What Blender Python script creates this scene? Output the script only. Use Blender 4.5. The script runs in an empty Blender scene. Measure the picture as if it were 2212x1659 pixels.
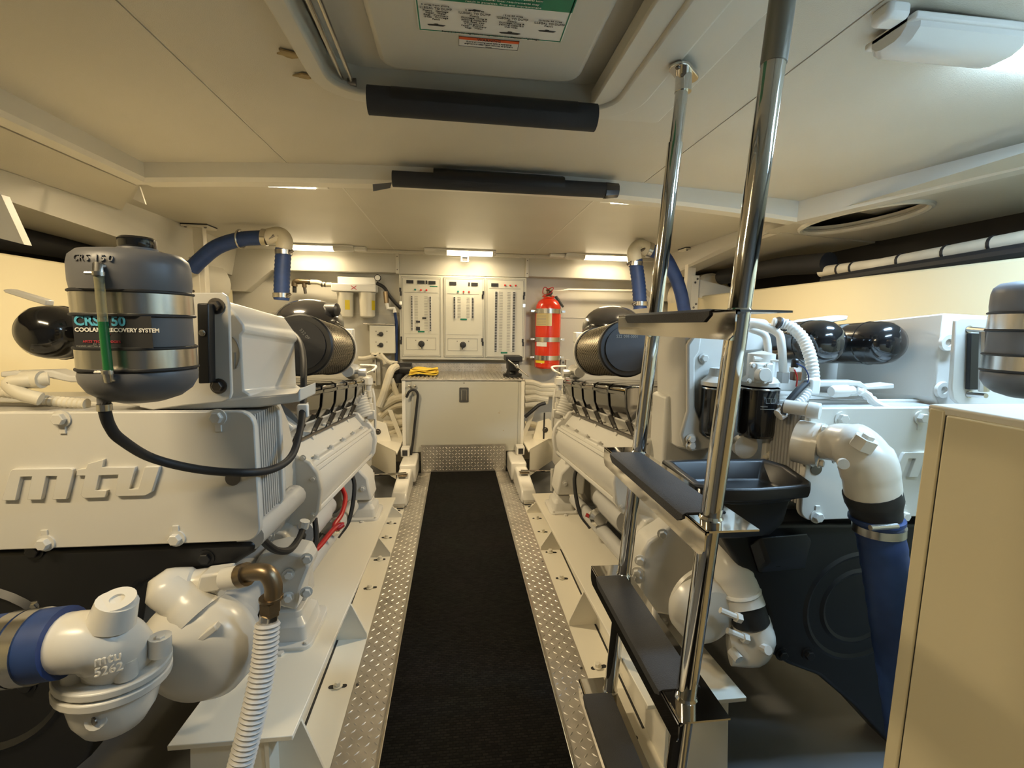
import bpy, math, random
import numpy as np
from mathutils import Vector, Matrix
random.seed(7)
SC = bpy.context.scene
COL = SC.collection

# ---------------------------------------------------------------- camera
F, CX, CY, EYE = 1000.0, 1106.0, 829.5, 1.25          # photo calibrated: 2212 x 1659, eye 1.25 m above the walkway
VPX, VPY, ROLL = 987.0, 702.0, 0.016                  # vanishing point of the walkway, slope of the horizon
_d = Vector(((VPX - CX) / F, -(VPY - CY) / F, -1.0)).normalized()
_h = Vector(((VPX + 1e4 - CX) / F, -(VPY + 1e4 * ROLL - CY) / F, -1.0))
_u = _h.cross(_d).normalized()
if _u.y < 0: _u = -_u
_x = _d.cross(_u)
ROT = Matrix((_x, _d, _u))
cam = bpy.data.objects.new('camera', bpy.data.cameras.new('camera'))
COL.objects.link(cam)
cam.data.sensor_fit = 'HORIZONTAL'; cam.data.sensor_width = 36.0
cam.data.lens = 36.0 * F / 2212.0
cam.data.clip_start = 0.02
cam.matrix_world = Matrix.Translation((0, 0, EYE)) @ ROT.to_4x4()
SC.camera = cam
def ray(px, py): return ROT @ Vector(((px - CX) / F, -(py - CY) / F, -1.0))
def P(px, py, Y):                                      # survey point on the photo at distance Y along the walkway
    v = ray(px, py); return Vector((0, 0, EYE)) + v * (Y / v.y)
def PX(px, py, X):
    v = ray(px, py); return Vector((0, 0, EYE)) + v * (X / v.x)
def PZ(px, py, Z):
    v = ray(px, py); return Vector((0, 0, EYE)) + v * ((Z - EYE) / v.z)

# ---------------------------------------------------------------- world, exposure
w = bpy.data.worlds.new('world'); SC.world = w; w.use_nodes = True
w.node_tree.nodes['Background'].inputs[0].default_value = (0.9, 0.88, 0.8, 1)
w.node_tree.nodes['Background'].inputs[1].default_value = 0.02
SC.view_settings.view_transform = 'Standard'; SC.view_settings.look = 'None'
SC.view_settings.gamma = 1.0; SC.view_settings.use_curve_mapping = False
SC.view_settings.exposure = 0.0
SC.cycles.max_bounces = 6; SC.cycles.diffuse_bounces = 3; SC.cycles.glossy_bounces = 4; SC.cycles.transmission_bounces = 4
SC.cycles.use_light_tree = False; SC.cycles.caustics_reflective = False; SC.cycles.caustics_refractive = False

WARM, COOL = (1.0, 0.80, 0.50), (0.46, 0.71, 1.0)
LIGHT_BACK, LIGHT_SIDE, LIGHT_ADDED, LIGHT_BEAM = 4.5, 24.0, 16.0, 35.0  # watts of the room's tube lamps and of those added out of view
def area_light(name, loc, sx, sy, power, col, rot=(0, 0, 0)):
    l = bpy.data.lights.new(name, 'AREA'); l.shape = 'RECTANGLE'; l.size = sx; l.size_y = sy
    l.energy = power; l.color = col
    o = bpy.data.objects.new(name, l); COL.objects.link(o); o.location = loc; o.rotation_euler = rot
    return o

# ---------------------------------------------------------------- materials
MATS = {}
def nodes_of(name):
    m = bpy.data.materials.new(name); m.use_nodes = True
    return m, m.node_tree, m.node_tree.nodes['Principled BSDF']
def mat(name, col, rough=0.5, metal=0.0, var=0.06, vscale=6.0, bump=0.0, bscale=120.0, coat=0.0, spec=None, ani=0.0, trans=0.0, emit=None, estr=0.0):
    m, nt, b = nodes_of(name)
    b.inputs['Roughness'].default_value = rough; b.inputs['Metallic'].default_value = metal
    if coat: b.inputs['Coat Weight'].default_value = coat; b.inputs['Coat Roughness'].default_value = 0.15
    if spec is not None: b.inputs['Specular IOR Level'].default_value = spec
    if trans: b.inputs['Transmission Weight'].default_value = trans
    c = (*col, 1.0)
    b.inputs['Base Color'].default_value = c
    tc = nt.nodes.new('ShaderNodeTexCoord')
    if var > 0.065:
        n = nt.nodes.new('ShaderNodeTexNoise'); n.inputs['Scale'].default_value = vscale; n.inputs['Detail'].default_value = 2
        r = nt.nodes.new('ShaderNodeValToRGB')
        r.color_ramp.elements[0].position = 0.3; r.color_ramp.elements[1].position = 0.7
        r.color_ramp.elements[0].color = (*[max(0, k * (1 - var)) for k in col], 1)
        r.color_ramp.elements[1].color = (*[min(1, k * (1 + var * 0.5)) for k in col], 1)
        nt.links.new(tc.outputs['Object'], n.inputs['Vector']); nt.links.new(n.outputs['Fac'], r.inputs['Fac'])
        nt.links.new(r.outputs['Color'], b.inputs['Base Color'])
    if bump:
        n2 = nt.nodes.new('ShaderNodeTexNoise'); n2.inputs['Scale'].default_value = bscale; n2.inputs['Detail'].default_value = 1
        bp = nt.nodes.new('ShaderNodeBump'); bp.inputs['Strength'].default_value = bump; bp.inputs['Distance'].default_value = 0.002
        nt.links.new(tc.outputs['Object'], n2.inputs['Vector']); nt.links.new(n2.outputs['Fac'], bp.inputs['Height'])
        nt.links.new(bp.outputs['Normal'], b.inputs['Normal'])
    if emit is not None:
        b.inputs['Emission Color'].default_value = (*emit, 1); b.inputs['Emission Strength'].default_value = estr
    MATS[name] = m
    return m
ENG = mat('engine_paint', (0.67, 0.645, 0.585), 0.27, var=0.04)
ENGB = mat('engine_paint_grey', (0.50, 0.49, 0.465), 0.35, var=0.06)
CREAM = mat('tank_gelcoat', (0.66, 0.585, 0.39), 0.35, var=0.05, vscale=2)
WALL = mat('wall_gelcoat', (0.60, 0.575, 0.50), 0.40, var=0.05, vscale=2)
CEIL = mat('headliner', (0.57, 0.535, 0.45), 0.40, var=0.07, vscale=1.6, bump=0.35, bscale=420)
BEAM = mat('beam_paint', (0.68, 0.65, 0.57), 0.35, var=0.06, vscale=2)
BEDM = mat('bed_paint', (0.80, 0.75, 0.63), 0.36, var=0.06, vscale=3)
BENCHM = mat('bench_paint', (0.43, 0.42, 0.365), 0.36, var=0.05, vscale=3)
PANEL = mat('panel_paint', (0.72, 0.70, 0.60), 0.4, var=0.03)
BLACK = mat('black_paint', (0.010, 0.010, 0.011), 0.42, var=0.2)
GLOSSB = mat('gloss_black', (0.008, 0.008, 0.009), 0.10, var=0.1, coat=0.6)
RUBBER = mat('black_rubber', (0.014, 0.014, 0.015), 0.6, var=0.2)
FOAM = mat('foam_black', (0.022, 0.022, 0.024), 0.8, var=0.15, bump=0.3, bscale=300)
TAPE = mat('black_tape', (0.008, 0.008, 0.009), 0.35, var=0.1)
GREYP = mat('tank_grey', (0.115, 0.115, 0.12), 0.42, var=0.1)
CHROME = mat('chrome', (0.66, 0.64, 0.60), 0.06, 1.0, var=0.04, vscale=3)
STEEL = mat('steel', (0.62, 0.60, 0.56), 0.24, 1.0, var=0.1, vscale=9)
DKSTEEL = mat('dark_steel', (0.20, 0.185, 0.17), 0.35, 1.0, var=0.15)
SMOKE = mat('dark_chrome', (0.30, 0.29, 0.28), 0.10, 1.0, var=0.06)
ALU = mat('aluminium', (0.56, 0.53, 0.48), 0.46, 1.0, var=0.18, vscale=14)
BRASS = mat('bronze_fitting', (0.25, 0.19, 0.12), 0.35, 0.9, var=0.2)
BLUE = mat('blue_hose', (0.018, 0.048, 0.17), 0.5, var=0.15, vscale=20)
RED = mat('red_paint', (0.72, 0.035, 0.008), 0.22, var=0.04, coat=0.5)
REDC = mat('red_cable', (0.42, 0.012, 0.012), 0.4, var=0.1)
YEL = mat('yellow_cloth', (0.86, 0.58, 0.06), 0.9, var=0.1, vscale=30, bump=0.4, bscale=200)
WHITE = mat('white_plastic', (0.82, 0.81, 0.77), 0.35, var=0.03)
PVC = mat('cream_conduit', (0.72, 0.66, 0.52), 0.5, var=0.1, vscale=10)
GREY = mat('grey_floor', (0.16, 0.165, 0.175), 0.5, var=0.2, vscale=3)
DARK = mat('dark_recess', (0.018, 0.017, 0.016), 0.6, var=0.2)
TREADM = mat('tread_grip', (0.035, 0.035, 0.037), 0.85, var=0.2, bump=0.8, bscale=500)
GREEN = mat('green_print', (0.0, 0.19, 0.10), 0.4, var=0.0)
GREENL = mat('green_lens', (0.0, 0.25, 0.20), 0.2, var=0.0)
REDL = mat('red_lens', (0.75, 0.03, 0.02), 0.2, var=0.0)
ORANGE = mat('orange_print', (0.75, 0.12, 0.03), 0.4, var=0.0)
INK = mat('black_ink', (0.02, 0.02, 0.022), 0.5, var=0.0)
GINK = mat('grey_ink', (0.30, 0.29, 0.26), 0.5, var=0.0)
WINK = mat('white_ink', (0.80, 0.78, 0.72), 0.5, var=0.0)
BINK = mat('blue_ink', (0.10, 0.42, 0.60), 0.4, var=0.0)
PINK = mat('red_ink', (0.60, 0.06, 0.08), 0.4, var=0.0)
LABELG = mat('label_gold', (0.62, 0.50, 0.24), 0.35, 0.3, var=0.05)
LABELY = mat('label_yellow', (0.85, 0.66, 0.03), 0.5, var=0.03)
LAMPW = mat('lamp_warm', (0.9, 0.85, 0.7), 0.4, var=0, emit=(1.0, 0.81, 0.50), estr=24.0)
LAMPB = mat('lamp_back', (0.9, 0.85, 0.7), 0.4, var=0, emit=(1.0, 0.84, 0.55), estr=6.0)
LAMPC = mat('lamp_cool', (0.9, 0.92, 0.95), 0.4, var=0, emit=(0.52, 0.76, 1.0), estr=46.0)
DIFF = mat('lamp_diffuser', (0.75, 0.74, 0.70), 0.3, var=0.0)
CANIST = mat('filter_canister', (0.80, 0.76, 0.64), 0.25, var=0.04, coat=0.4)
BROWN = mat('stain', (0.33, 0.25, 0.12), 0.7, var=0.3, vscale=40)

def mat_mat(name):                                    # woven rubber mat: dark ribs across the walkway
    m, nt, b = nodes_of(name)
    tc = nt.nodes.new('ShaderNodeTexCoord'); mp = nt.nodes.new('ShaderNodeMapping')
    br = nt.nodes.new('ShaderNodeTexBrick')
    br.inputs['Scale'].default_value = 1.0; br.inputs['Mortar Size'].default_value = 0.0016
    br.inputs['Brick Width'].default_value = 0.019; br.inputs['Row Height'].default_value = 0.0095
    br.inputs['Color1'].default_value = (0.0120, 0.0110, 0.0100, 1); br.inputs['Color2'].default_value = (0.0020, 0.0018, 0.0016, 1)
    br.inputs['Mortar'].default_value = (0.003, 0.003, 0.003, 1); br.inputs['Mortar Smooth'].default_value = 0.6
    no = nt.nodes.new('ShaderNodeTexNoise'); no.inputs['Scale'].default_value = 5
    mx = nt.nodes.new('ShaderNodeMixRGB'); mx.blend_type = 'MULTIPLY'; mx.inputs[0].default_value = 0.4
    bp = nt.nodes.new('ShaderNodeBump'); bp.inputs['Strength'].default_value = 0.8; bp.inputs['Distance'].default_value = 0.004
    nt.links.new(tc.outputs['Object'], br.inputs['Vector']); nt.links.new(tc.outputs['Object'], no.inputs['Vector'])
    nt.links.new(br.outputs['Color'], mx.inputs[1]); nt.links.new(no.outputs['Color'], mx.inputs[2])
    nt.links.new(mx.outputs[0], b.inputs['Base Color'])
    iv = nt.nodes.new('ShaderNodeMath'); iv.operation = 'SUBTRACT'; iv.inputs[0].default_value = 1.0
    nt.links.new(br.outputs['Fac'], iv.inputs[1]); nt.links.new(iv.outputs[0], bp.inputs['Height'])
    nt.links.new(bp.outputs['Normal'], b.inputs['Normal'])
    b.inputs['Roughness'].default_value = 0.75; b.inputs['Specular IOR Level'].default_value = 0.10
    return m
MATM = mat_mat('woven_mat')
def mesh_mat(name):                                   # perforated metal of the air filter, woven wire look
    m, nt, b = nodes_of(name)
    tc = nt.nodes.new('ShaderNodeTexCoord')
    wv = nt.nodes.new('ShaderNodeTexChecker'); wv.inputs['Scale'].default_value = 130
    wv.inputs[1].default_value = (0.30, 0.26, 0.19, 1); wv.inputs[2].default_value = (0.045, 0.04, 0.03, 1)
    nt.links.new(tc.outputs['Object'], wv.inputs['Vector']); nt.links.new(wv.outputs['Color'], b.inputs['Base Color'])
    b.inputs['Metallic'].default_value = 0.7; b.inputs['Roughness'].default_value = 0.38
    return m
WIREM = mesh_mat('filter_wire')

# ---------------------------------------------------------------- mesh helpers
class B:
    def __init__(s): s.v = []; s.f = []
    def add(s, vs, fs):
        n = len(s.v); s.v += [Vector(p) for p in vs]; s.f += [tuple(i + n for i in f) for f in fs]; return s
    def box(s, x0, x1, y0, y1, z0, z1):
        return s.add([(x0,y0,z0),(x1,y0,z0),(x1,y1,z0),(x0,y1,z0),(x0,y0,z1),(x1,y0,z1),(x1,y1,z1),(x0,y1,z1)],
                     [(0,3,2,1),(4,5,6,7),(0,1,5,4),(1,2,6,5),(2,3,7,6),(3,0,4,7)])
    def cbox(s, c, sx, sy, sz, m=None):
        b = B().box(-sx/2, sx/2, -sy/2, sy/2, -sz/2, sz/2); c = Vector(c)
        return s.add([((m @ p) if m else p) + c for p in b.v], b.f)
    def prism(s, pts, off):                            # pts: planar 3-D outline, off: extrusion vector
        off = Vector(off); n = len(pts); a = [Vector(p) for p in pts]
        nr = Vector((0,0,0))
        for i in range(n): nr += a[i].cross(a[(i+1) % n])
        vs = a + [p + off for p in a]
        fs = [tuple(range(n)), tuple(range(2*n-1, n-1, -1))] + [(i, i+n, (i+1) % n + n, (i+1) % n) for i in range(n)]
        if nr.dot(off) > 0: fs = [tuple(reversed(f)) for f in fs]
        return s.add(vs, fs)
    def loft(s, rings, caps=True, closed=True):
        n = len(rings[0]); vs = [p for r in rings for p in r]; fs = []
        for k in range(len(rings) - 1):
            for i in range(n if closed else n - 1):
                j = (i + 1) % n; fs.append((k*n+i, k*n+j, (k+1)*n+j, (k+1)*n+i))
        if caps: fs += [tuple(range(n-1, -1, -1)), tuple(range((len(rings)-1)*n, len(rings)*n))]
        return s.add(vs, fs)
    def tube(s, pts, r, n=12, caps=True):
        pts = [Vector(p) for p in pts]; k = len(pts)
        rs = list(r) if hasattr(r, '__len__') else [r] * k
        up = None; rings = []
        for i in range(k):
            t = (pts[min(i+1, k-1)] - pts[max(i-1, 0)])
            t = t.normalized() if t.length > 1e-9 else Vector((0,0,1))
            if up is None:
                up = Vector((0,0,1)) if abs(t.z) < 0.9 else Vector((1,0,0))
            up = (up - t * up.dot(t)); up = up.normalized() if up.length > 1e-6 else t.orthogonal().normalized()
            sd = t.cross(up)
            rings.append([pts[i] + (up * math.cos(a) + sd * math.sin(a)) * rs[i] for a in [2*math.pi*q/n for q in range(n)]])
        return s.loft(rings, caps)
    def lathe(s, prof, o, ax=(0,0,1), n=24, a0=0.0, a1=None, caps=True):
        o = Vector(o); ax = Vector(ax).normalized(); u = ax.orthogonal().normalized(); w_ = ax.cross(u)
        full = a1 is None; a1 = a0 + 2*math.pi if full else a1
        m = n if full else n + 1
        rings = [[o + ax*h + (u*math.cos(a) + w_*math.sin(a))*max(r, 1e-5) for a in [a0 + (a1-a0)*q/n for q in range(m)]] for r, h in prof]
        return s.loft(rings, caps=full and caps, closed=full)
    def sheet(s, grid, th, nrm):                       # thick sheet from a grid of points
        nrm = Vector(nrm) * th; R_, C_ = len(grid), len(grid[0])
        a = [Vector(p) for row in grid for p in row]; b = [p + nrm for p in a]; N = len(a); fs = []
        for i in range(R_-1):
            for j in range(C_-1):
                q = (i*C_+j, i*C_+j+1, (i+1)*C_+j+1, (i+1)*C_+j); fs += [q, tuple(x+N for x in reversed(q))]
        ed = [i for i in range(C_)] + [i*C_+C_-1 for i in range(1, R_)] + [(R_-1)*C_+j for j in range(C_-2, -1, -1)] + [i*C_ for i in range(R_-2, 0, -1)]
        for k in range(len(ed)):
            p, q = ed[k], ed[(k+1) % len(ed)]; fs.append((q, p, p+N, q+N))
        return s.add(a + b, fs)
    def move(s, v): v = Vector(v); s.v = [p + v for p in s.v]; return s
    def xf(s, m): s.v = [m @ p for p in s.v]; return s

def cr(pts, n=8):                                      # smooth curve through points
    pts = [Vector(p) for p in pts]; q = [pts[0]*2 - pts[1]] + pts + [pts[-1]*2 - pts[-2]]; out = []
    for i in range(1, len(q) - 2):
        p0, p1, p2, p3 = q[i-1:i+3]
        for k in range(n):
            t = k / n
            out.append(0.5*((2*p1) + (p2-p0)*t + (2*p0-5*p1+4*p2-p3)*t*t + (3*p1-p0-3*p2+p3)*t**3))
    return out + [pts[-1]]
def even(pts, step):                                   # resample a polyline at an even step
    pts = [Vector(p) for p in pts]; out = [pts[0]]; acc = 0
    for a, b in zip(pts, pts[1:]):
        L = (b - a).length
        while acc + L >= step:
            t = (step - acc) / max(L, 1e-9); a = a.lerp(b, t); out.append(a); L = (b - a).length; acc = 0
        acc += L
    return out
def rrect(w_, h, r, n=5):                              # rounded rectangle outline, centred
    out = []
    for cx, cy, a0 in ((w_/2-r, h/2-r, 0), (-w_/2+r, h/2-r, 90), (-w_/2+r, -h/2+r, 180), (w_/2-r, -h/2+r, 270)):
        for k in range(n+1):
            a = math.radians(a0 + 90*k/n); out.append((cx + r*math.cos(a), cy + r*math.sin(a)))
    return out
def obj(name, b, m, parent=None, bevel=0.0, seg=2, smooth=35, kind=None):
    me = bpy.data.meshes.new(name)
    org = parent_loc(parent)
    me.from_pydata([tuple(p - org) for p in b.v], [], b.f)
    me.materials.append(m)
    me.polygons.foreach_set('use_smooth', [True] * len(me.polygons))
    me.update()
    me.set_sharp_from_angle(angle=math.radians(smooth))
    o = bpy.data.objects.new(name, me); COL.objects.link(o)
    if parent is not None: o.parent = parent
    if bevel:
        md = o.modifiers.new('edge', 'BEVEL'); md.width = bevel; md.segments = seg; md.limit_method = 'ANGLE'; md.angle_limit = math.radians(40)
        md.harden_normals = False
    if kind: o['kind'] = kind
    return o
def parent_loc(p):
    v = Vector((0,0,0))
    while p is not None: v += Vector(p.location); p = p.parent
    return v
def thing(name, label, cat, loc=(0,0,0), group=None):
    o = bpy.data.objects.new(name, None); COL.objects.link(o); o.location = loc; o.empty_display_size = 0.05
    return tag(o, label, cat, group)
def tag(o, label, cat, group=None):
    o['label'] = label; o['category'] = cat
    if group: o['group'] = group
    return o
def centred(b):                                        # object origin at the mesh's base for single-mesh things
    return b
def single(name, b, m, label, cat, group=None, **k):
    o = obj(name, b, m, None, **k)
    # move the origin to the base of the mesh
    vs = [v.co.copy() for v in o.data.vertices]
    c = Vector((sum(v.x for v in vs)/len(vs), sum(v.y for v in vs)/len(vs), min(v.z for v in vs)))
    o.data.transform(Matrix.Translation(-c)); o.location = c
    return tag(o, label, cat, group)
def struct(name, b, m, parent=None, **k):
    o = obj(name, b, m, parent, **k)
    if parent is None: o['kind'] = 'structure'
    return o
def inst(name, src, parent, loc, rot=None, scale=None):   # another copy that shares the mesh of src (src mesh centred at its origin)
    o = bpy.data.objects.new(name, src if isinstance(src, bpy.types.Mesh) else src.data); COL.objects.link(o)
    o.parent = parent; o.location = Vector(loc) - parent_loc(parent)
    if rot is not None: o.rotation_mode = 'QUATERNION'; o.rotation_quaternion = rot
    if scale: o.scale = scale
    return o
def mesh_of(name, b, m, smooth=35):
    me = bpy.data.meshes.new(name); me.from_pydata([tuple(p) for p in b.v], [], b.f); me.materials.append(m)
    me.polygons.foreach_set('use_smooth', [True]*len(me.polygons)); me.update(); me.set_sharp_from_angle(angle=math.radians(smooth)); return me
def aim(d): return Vector((0,0,1)).rotation_difference(Vector(d).normalized())
def hexbolt(r, h, m, washer=True):                     # bolt head along +z
    b = B()
    if washer: b.lathe([(0, 0), (r*1.45, 0), (r*1.45, h*0.25), (0, h*0.25)], (0,0,0), n=16)
    ring = lambda z, q: [Vector((q*math.cos(a), q*math.sin(a), z)) for a in [math.pi*k/3 for k in range(6)]]
    b.loft([ring(h*0.2, r), ring(h*0.9, r), ring(h, r*0.85)])
    return mesh_of('hex_bolt', b, m, 30)
BOLT_E = hexbolt(0.012, 0.014, ENG); BOLT_S = hexbolt(0.007, 0.009, ENG); BOLT_B = hexbolt(0.011, 0.012, BLACK)
BOLT_BED = hexbolt(0.011, 0.018, BEDM); BOLT_ST = hexbolt(0.006, 0.007, STEEL); BOLT_DK = hexbolt(0.011, 0.009, DKSTEEL)
SCREW = mesh_of('screw', B().lathe([(0,0),(0.005,0),(0.004,0.002),(0,0.003)], (0,0,0), n=10), DKSTEEL)
def text(name, body, size, o, right, up, m, parent=None, align='LEFT', sx=1.0, ext=0.0003, bold=0.0, shear=0.0):
    cu = bpy.data.curves.new(name, 'FONT'); cu.body = body; cu.size = size; cu.align_x = align; cu.extrude = ext; cu.offset = bold; cu.shear = shear
    cu.resolution_u = 3
    t = bpy.data.objects.new(name, cu)
    me = bpy.data.meshes.new_from_object(t)
    bpy.data.objects.remove(t); bpy.data.curves.remove(cu)
    right = Vector(right).normalized(); up = Vector(up).normalized(); nz = right.cross(up)
    org = Vector(o) - parent_loc(parent)
    M_ = Matrix(((right.x*sx, up.x, nz.x, org.x), (right.y*sx, up.y, nz.y, org.y), (right.z*sx, up.z, nz.z, org.z), (0,0,0,1)))
    me.transform(M_); me.materials.clear(); me.materials.append(m); me.name = name
    ob = bpy.data.objects.new(name, me); COL.objects.link(ob); ob.parent = parent
    return ob
XC = 0.057                                             # centre line of the room
def ztilt(y): return -0.065 * (y - 1.15)               # the engine beds fall towards the back
# ================================================================ the setting
struct('floor', B().box(-2.6, 2.7, -1.2, 4.7, -0.16, -0.12), GREY)
wk = struct('trim_1', B().box(-0.354, 0.468, -1.2, 3.86, -0.12, -0.004), BEDM)      # raised walkway plinth
struct('wall_front', B().box(-2.6, 2.7, -1.25, -1.2, -0.2, 2.2), GREY)
wb = struct('wall_back', B().box(-2.6, 2.7, 4.62, 4.68, -0.2, 2.1), WALL)
struct('seam', B().box(-2.3, -0.54, 4.616, 4.622, 1.340, 1.346), BEAM, wb)
struct('seam', B().box(0.70, 2.3, 4.616, 4.622, 1.340, 1.346), BEAM, wb)
# boxed band under the deck at the back wall, dropping with a diagonal at both ends
def band(sgn):
    a = [(0.60, 1.905), (1.95, 1.93), (2.25, 1.93), (2.25, 1.52), (1.95, 1.52), (1.72, 1.715), (0.60, 1.725)]
    b = B().prism([(XC + sgn*x, 4.50, z) for x, z in a], (0, 0.13, 0))
    return b
struct('trim_2', band(-1), WALL, bevel=0.004)
struct('trim_3', band(1), WALL, bevel=0.004)
struct('trim_4', B().box(-0.54, 0.665, 4.52, 4.62, 1.715, 1.905), WALL, bevel=0.003)
for i, x in enumerate((-0.55, 0.668)):
    t = struct('trim_%d' % (5 + i), B().box(x - 0.014, x + 0.014, 4.485, 4.52, 1.715, 1.90), BEAM, bevel=0.002)
    for z in (1.75, 1.87): inst('screw', SCREW, t, (x, 4.485, z), aim((0,-1,0)))
struct('trim_7', B().box(-2.3, 2.4, 4.46, 4.62, 1.895, 1.925), BEAM, bevel=0.006)   # cable duct along the top of the back wall
# tank walls on both sides (smooth cream boxes) and the dark hull above them
struct('wall_left', B().box(-2.5, -2.0, -1.2, 4.5, -0.12, 1.535), CREAM, bevel=0.012)
struct('wall_right', B().box(2.1, 2.6, -1.2, 4.5, -0.12, 1.535), CREAM, bevel=0.012)
struct('wall_left_hull', B().box(-2.6, -2.5, -1.2, 4.7, -0.2, 2.1), DARK)
struct('wall_right_hull', B().box(2.6, 2.7, -1.2, 4.7, -0.2, 2.1), DARK)
# ---- ceilings
def camber(x): return -0.022 * (x - XC) ** 2
XL, XR = -1.40, 1.80
def ceil_strip(x0, x1, y0, y1, z, n=8, th=0.05):
    g = [[(x0 + (x1-x0)*i/n, y, z + camber(x0 + (x1-x0)*i/n)) for i in range(n+1)] for y in (y0, y1)]
    return B().sheet(g, th, (0,0,1))
up = struct('ceiling', ceil_strip(XL, -0.787, -1.2, 2.40, 2.0), CEIL)
def ceil_holed(xs, ys, z, hole):                       # middle ceiling panel around the hatch opening
    b = B(); n = len(xs); vs = [(x, y, z + camber(x)) for y in ys for x in xs]; fs = []
    for j in range(len(ys) - 1):
        for i in range(n - 1):
            if hole[0] <= xs[i] < hole[1] and hole[2] <= ys[j] < hole[3]: continue
            fs.append((j*n+i, (j+1)*n+i, (j+1)*n+i+1, j*n+i+1))
    return b.add(vs, fs)
struct('ceiling_panel', ceil_holed([-0.779, -0.6, -0.42, -0.2, 0.0, 0.2, 0.4, 0.60, 0.76, 0.937], [-1.2, -0.33, 1.63, 2.40], 2.0, (-0.42, 0.60, -0.33, 1.63)), CEIL, up)
struct('ceiling_panel', ceil_strip(0.945, XR + 0.5, -1.2, 2.40, 2.0), CEIL, up)
for x in (-0.783, 0.941): struct('seam', ceil_strip(x - 0.004, x + 0.004, -1.2, 2.40, 2.003, 1, 0.02), BEAM, up)
struct('ceiling_core', B().box(-2.6, 2.7, -1.2, 4.7, 2.12, 2.16), WALL, up)
low = struct('ceiling_back', B().box(-0.565, 0.725, 2.42, 4.62, 1.925, 1.99), CEIL)
struct('ceiling_panel', B().box(-2.35, -0.573, 2.42, 4.62, 1.925, 1.99), CEIL, low)
struct('ceiling_panel', B().box(0.733, 2.45, 2.42, 4.62, 1.925, 1.99), CEIL, low)
for x in (-0.569, 0.729): struct('seam', B().box(x-0.004, x+0.004, 2.42, 4.62, 1.9235, 1.95), BEAM, low)
# cross beam, cambered, with a lip
def crossbeam():
    n = 16; rings = []
    for i in range(n + 1):
        x = XL - 0.02 + (XR - XL + 0.04) * i / n; c = camber(x) - (0.02 if x > XC else 0.0) * ((x - XC) / 1.74) ** 2
        rings.append([Vector((x, 2.37, 2.05 + c)), Vector((x, 2.37, 1.935 + c)), Vector((x, 2.385, 1.918 + c)), Vector((x, 2.46, 1.918 + c)), Vector((x, 2.46, 2.05 + c))])
    return B().loft(rings)
struct('beam_1', crossbeam(), BEAM)
def longbeam(x, s, zc):
    pts = [(0, 2.06), (0, 1.935), (-0.012, 1.918), (-0.07, 1.915), (-0.07, 2.06)]
    ys = [2.42, 2.1, 1.8, 1.4, 0.9, 0.3, -0.4, -1.2]; splay = 0.20 if s > 0 else 0.0
    return B().loft([[Vector((x + splay*(2.40 - y) - s*dx, y, z + zc)) for dx, z in pts] for y in ys])
struct('beam_2', longbeam(XL, -1, camber(XL)), BEAM)
struct('beam_3', longbeam(XR, 1, camber(XR) - 0.02), BEAM)
# outboard decks beside the long beams
cl_ = struct('ceiling_left', B().prism([(-1.492, -1.2, 1.872), (-1.492, 2.46, 1.872), (-1.895, 2.98, 1.868), (-1.895, -1.2, 1.868)], (0, 0, 0.014)), CEIL)
struct('ceiling_board', B().prism([(-1.903, -1.2, 1.866), (-1.903, 2.97, 1.866), (-2.5, 3.0, 1.83), (-2.5, -1.2, 1.83)], (0, 0, 0.014)), WALL, cl_)
struct('gap', B().box(-1.99, -1.46, -1.2, 2.42, 1.895, 1.905), DARK, cl_)
def deck_with_hole():                                  # right outboard deck pierced by an oval vent
    n = 40; cx, cy, rx, ry = 2.08, 2.28, 0.16, 0.36
    inner, outer = [], []
    x0, x1, y0, y1 = 1.86, 2.60, -1.2, 2.75
    for k in range(n):
        a = 2*math.pi*k/n; ca, sa = math.cos(a), math.sin(a)
        inner.append((cx + rx*ca, cy + ry*sa))
        t = min(((x1-cx)/ca if ca > 1e-6 else ((x0-cx)/ca if ca < -1e-6 else 1e9)), ((y1-cy)/sa if sa > 1e-6 else ((y0-cy)/sa if sa < -1e-6 else 1e9)))
        outer.append((cx + t*ca, cy + t*sa))
    zf = lambda x, y: 1.845 - 0.05*(x - 1.86)
    b = B()
    ra = [Vector((x, y, zf(x, y))) for x, y in inner]; rb = [Vector((x, y, zf(x, y))) for x, y in outer]
    rc = [Vector((x, y, zf(x, y) + 0.035)) for x, y in inner]
    b.loft([rb, ra, rc], caps=False)
    b.add([(x0, y0, zf(x0,0)), (x1, y0, zf(x1,0)), (x1, -0.9, zf(x1,0)), (x0, -0.9, zf(x0,0))], [(0,1,2,3)])
    return b, [Vector((x, y, zf(x, y))) for x, y in inner]
dk, oval = deck_with_hole()
dkr = struct('ceiling_right', dk, CEIL)
struct('vent_rim', B().tube(oval + [oval[0]], 0.016, 8, caps=False), WALL, dkr)
struct('vent_duct', B().box(1.9, 2.3, 1.85, 2.68, 1.97, 2.0), DARK, dkr)
struct('deck_board', B().prism([(1.965, 2.70, 1.838), (2.6, 2.70, 1.80), (2.6, 4.5, 1.77), (1.965, 4.5, 1.81)], (0, 0, 0.02)), CEIL, dkr)
struct('soffit', B().loft([[Vector((x, y, z)) for x, z in ((1.93, 1.93), (1.95, zb), (2.10, zb), (2.10, 1.93))] for y, zb in ((2.60, 1.88), (4.5, 1.70))]), WALL, dkr)
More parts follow.
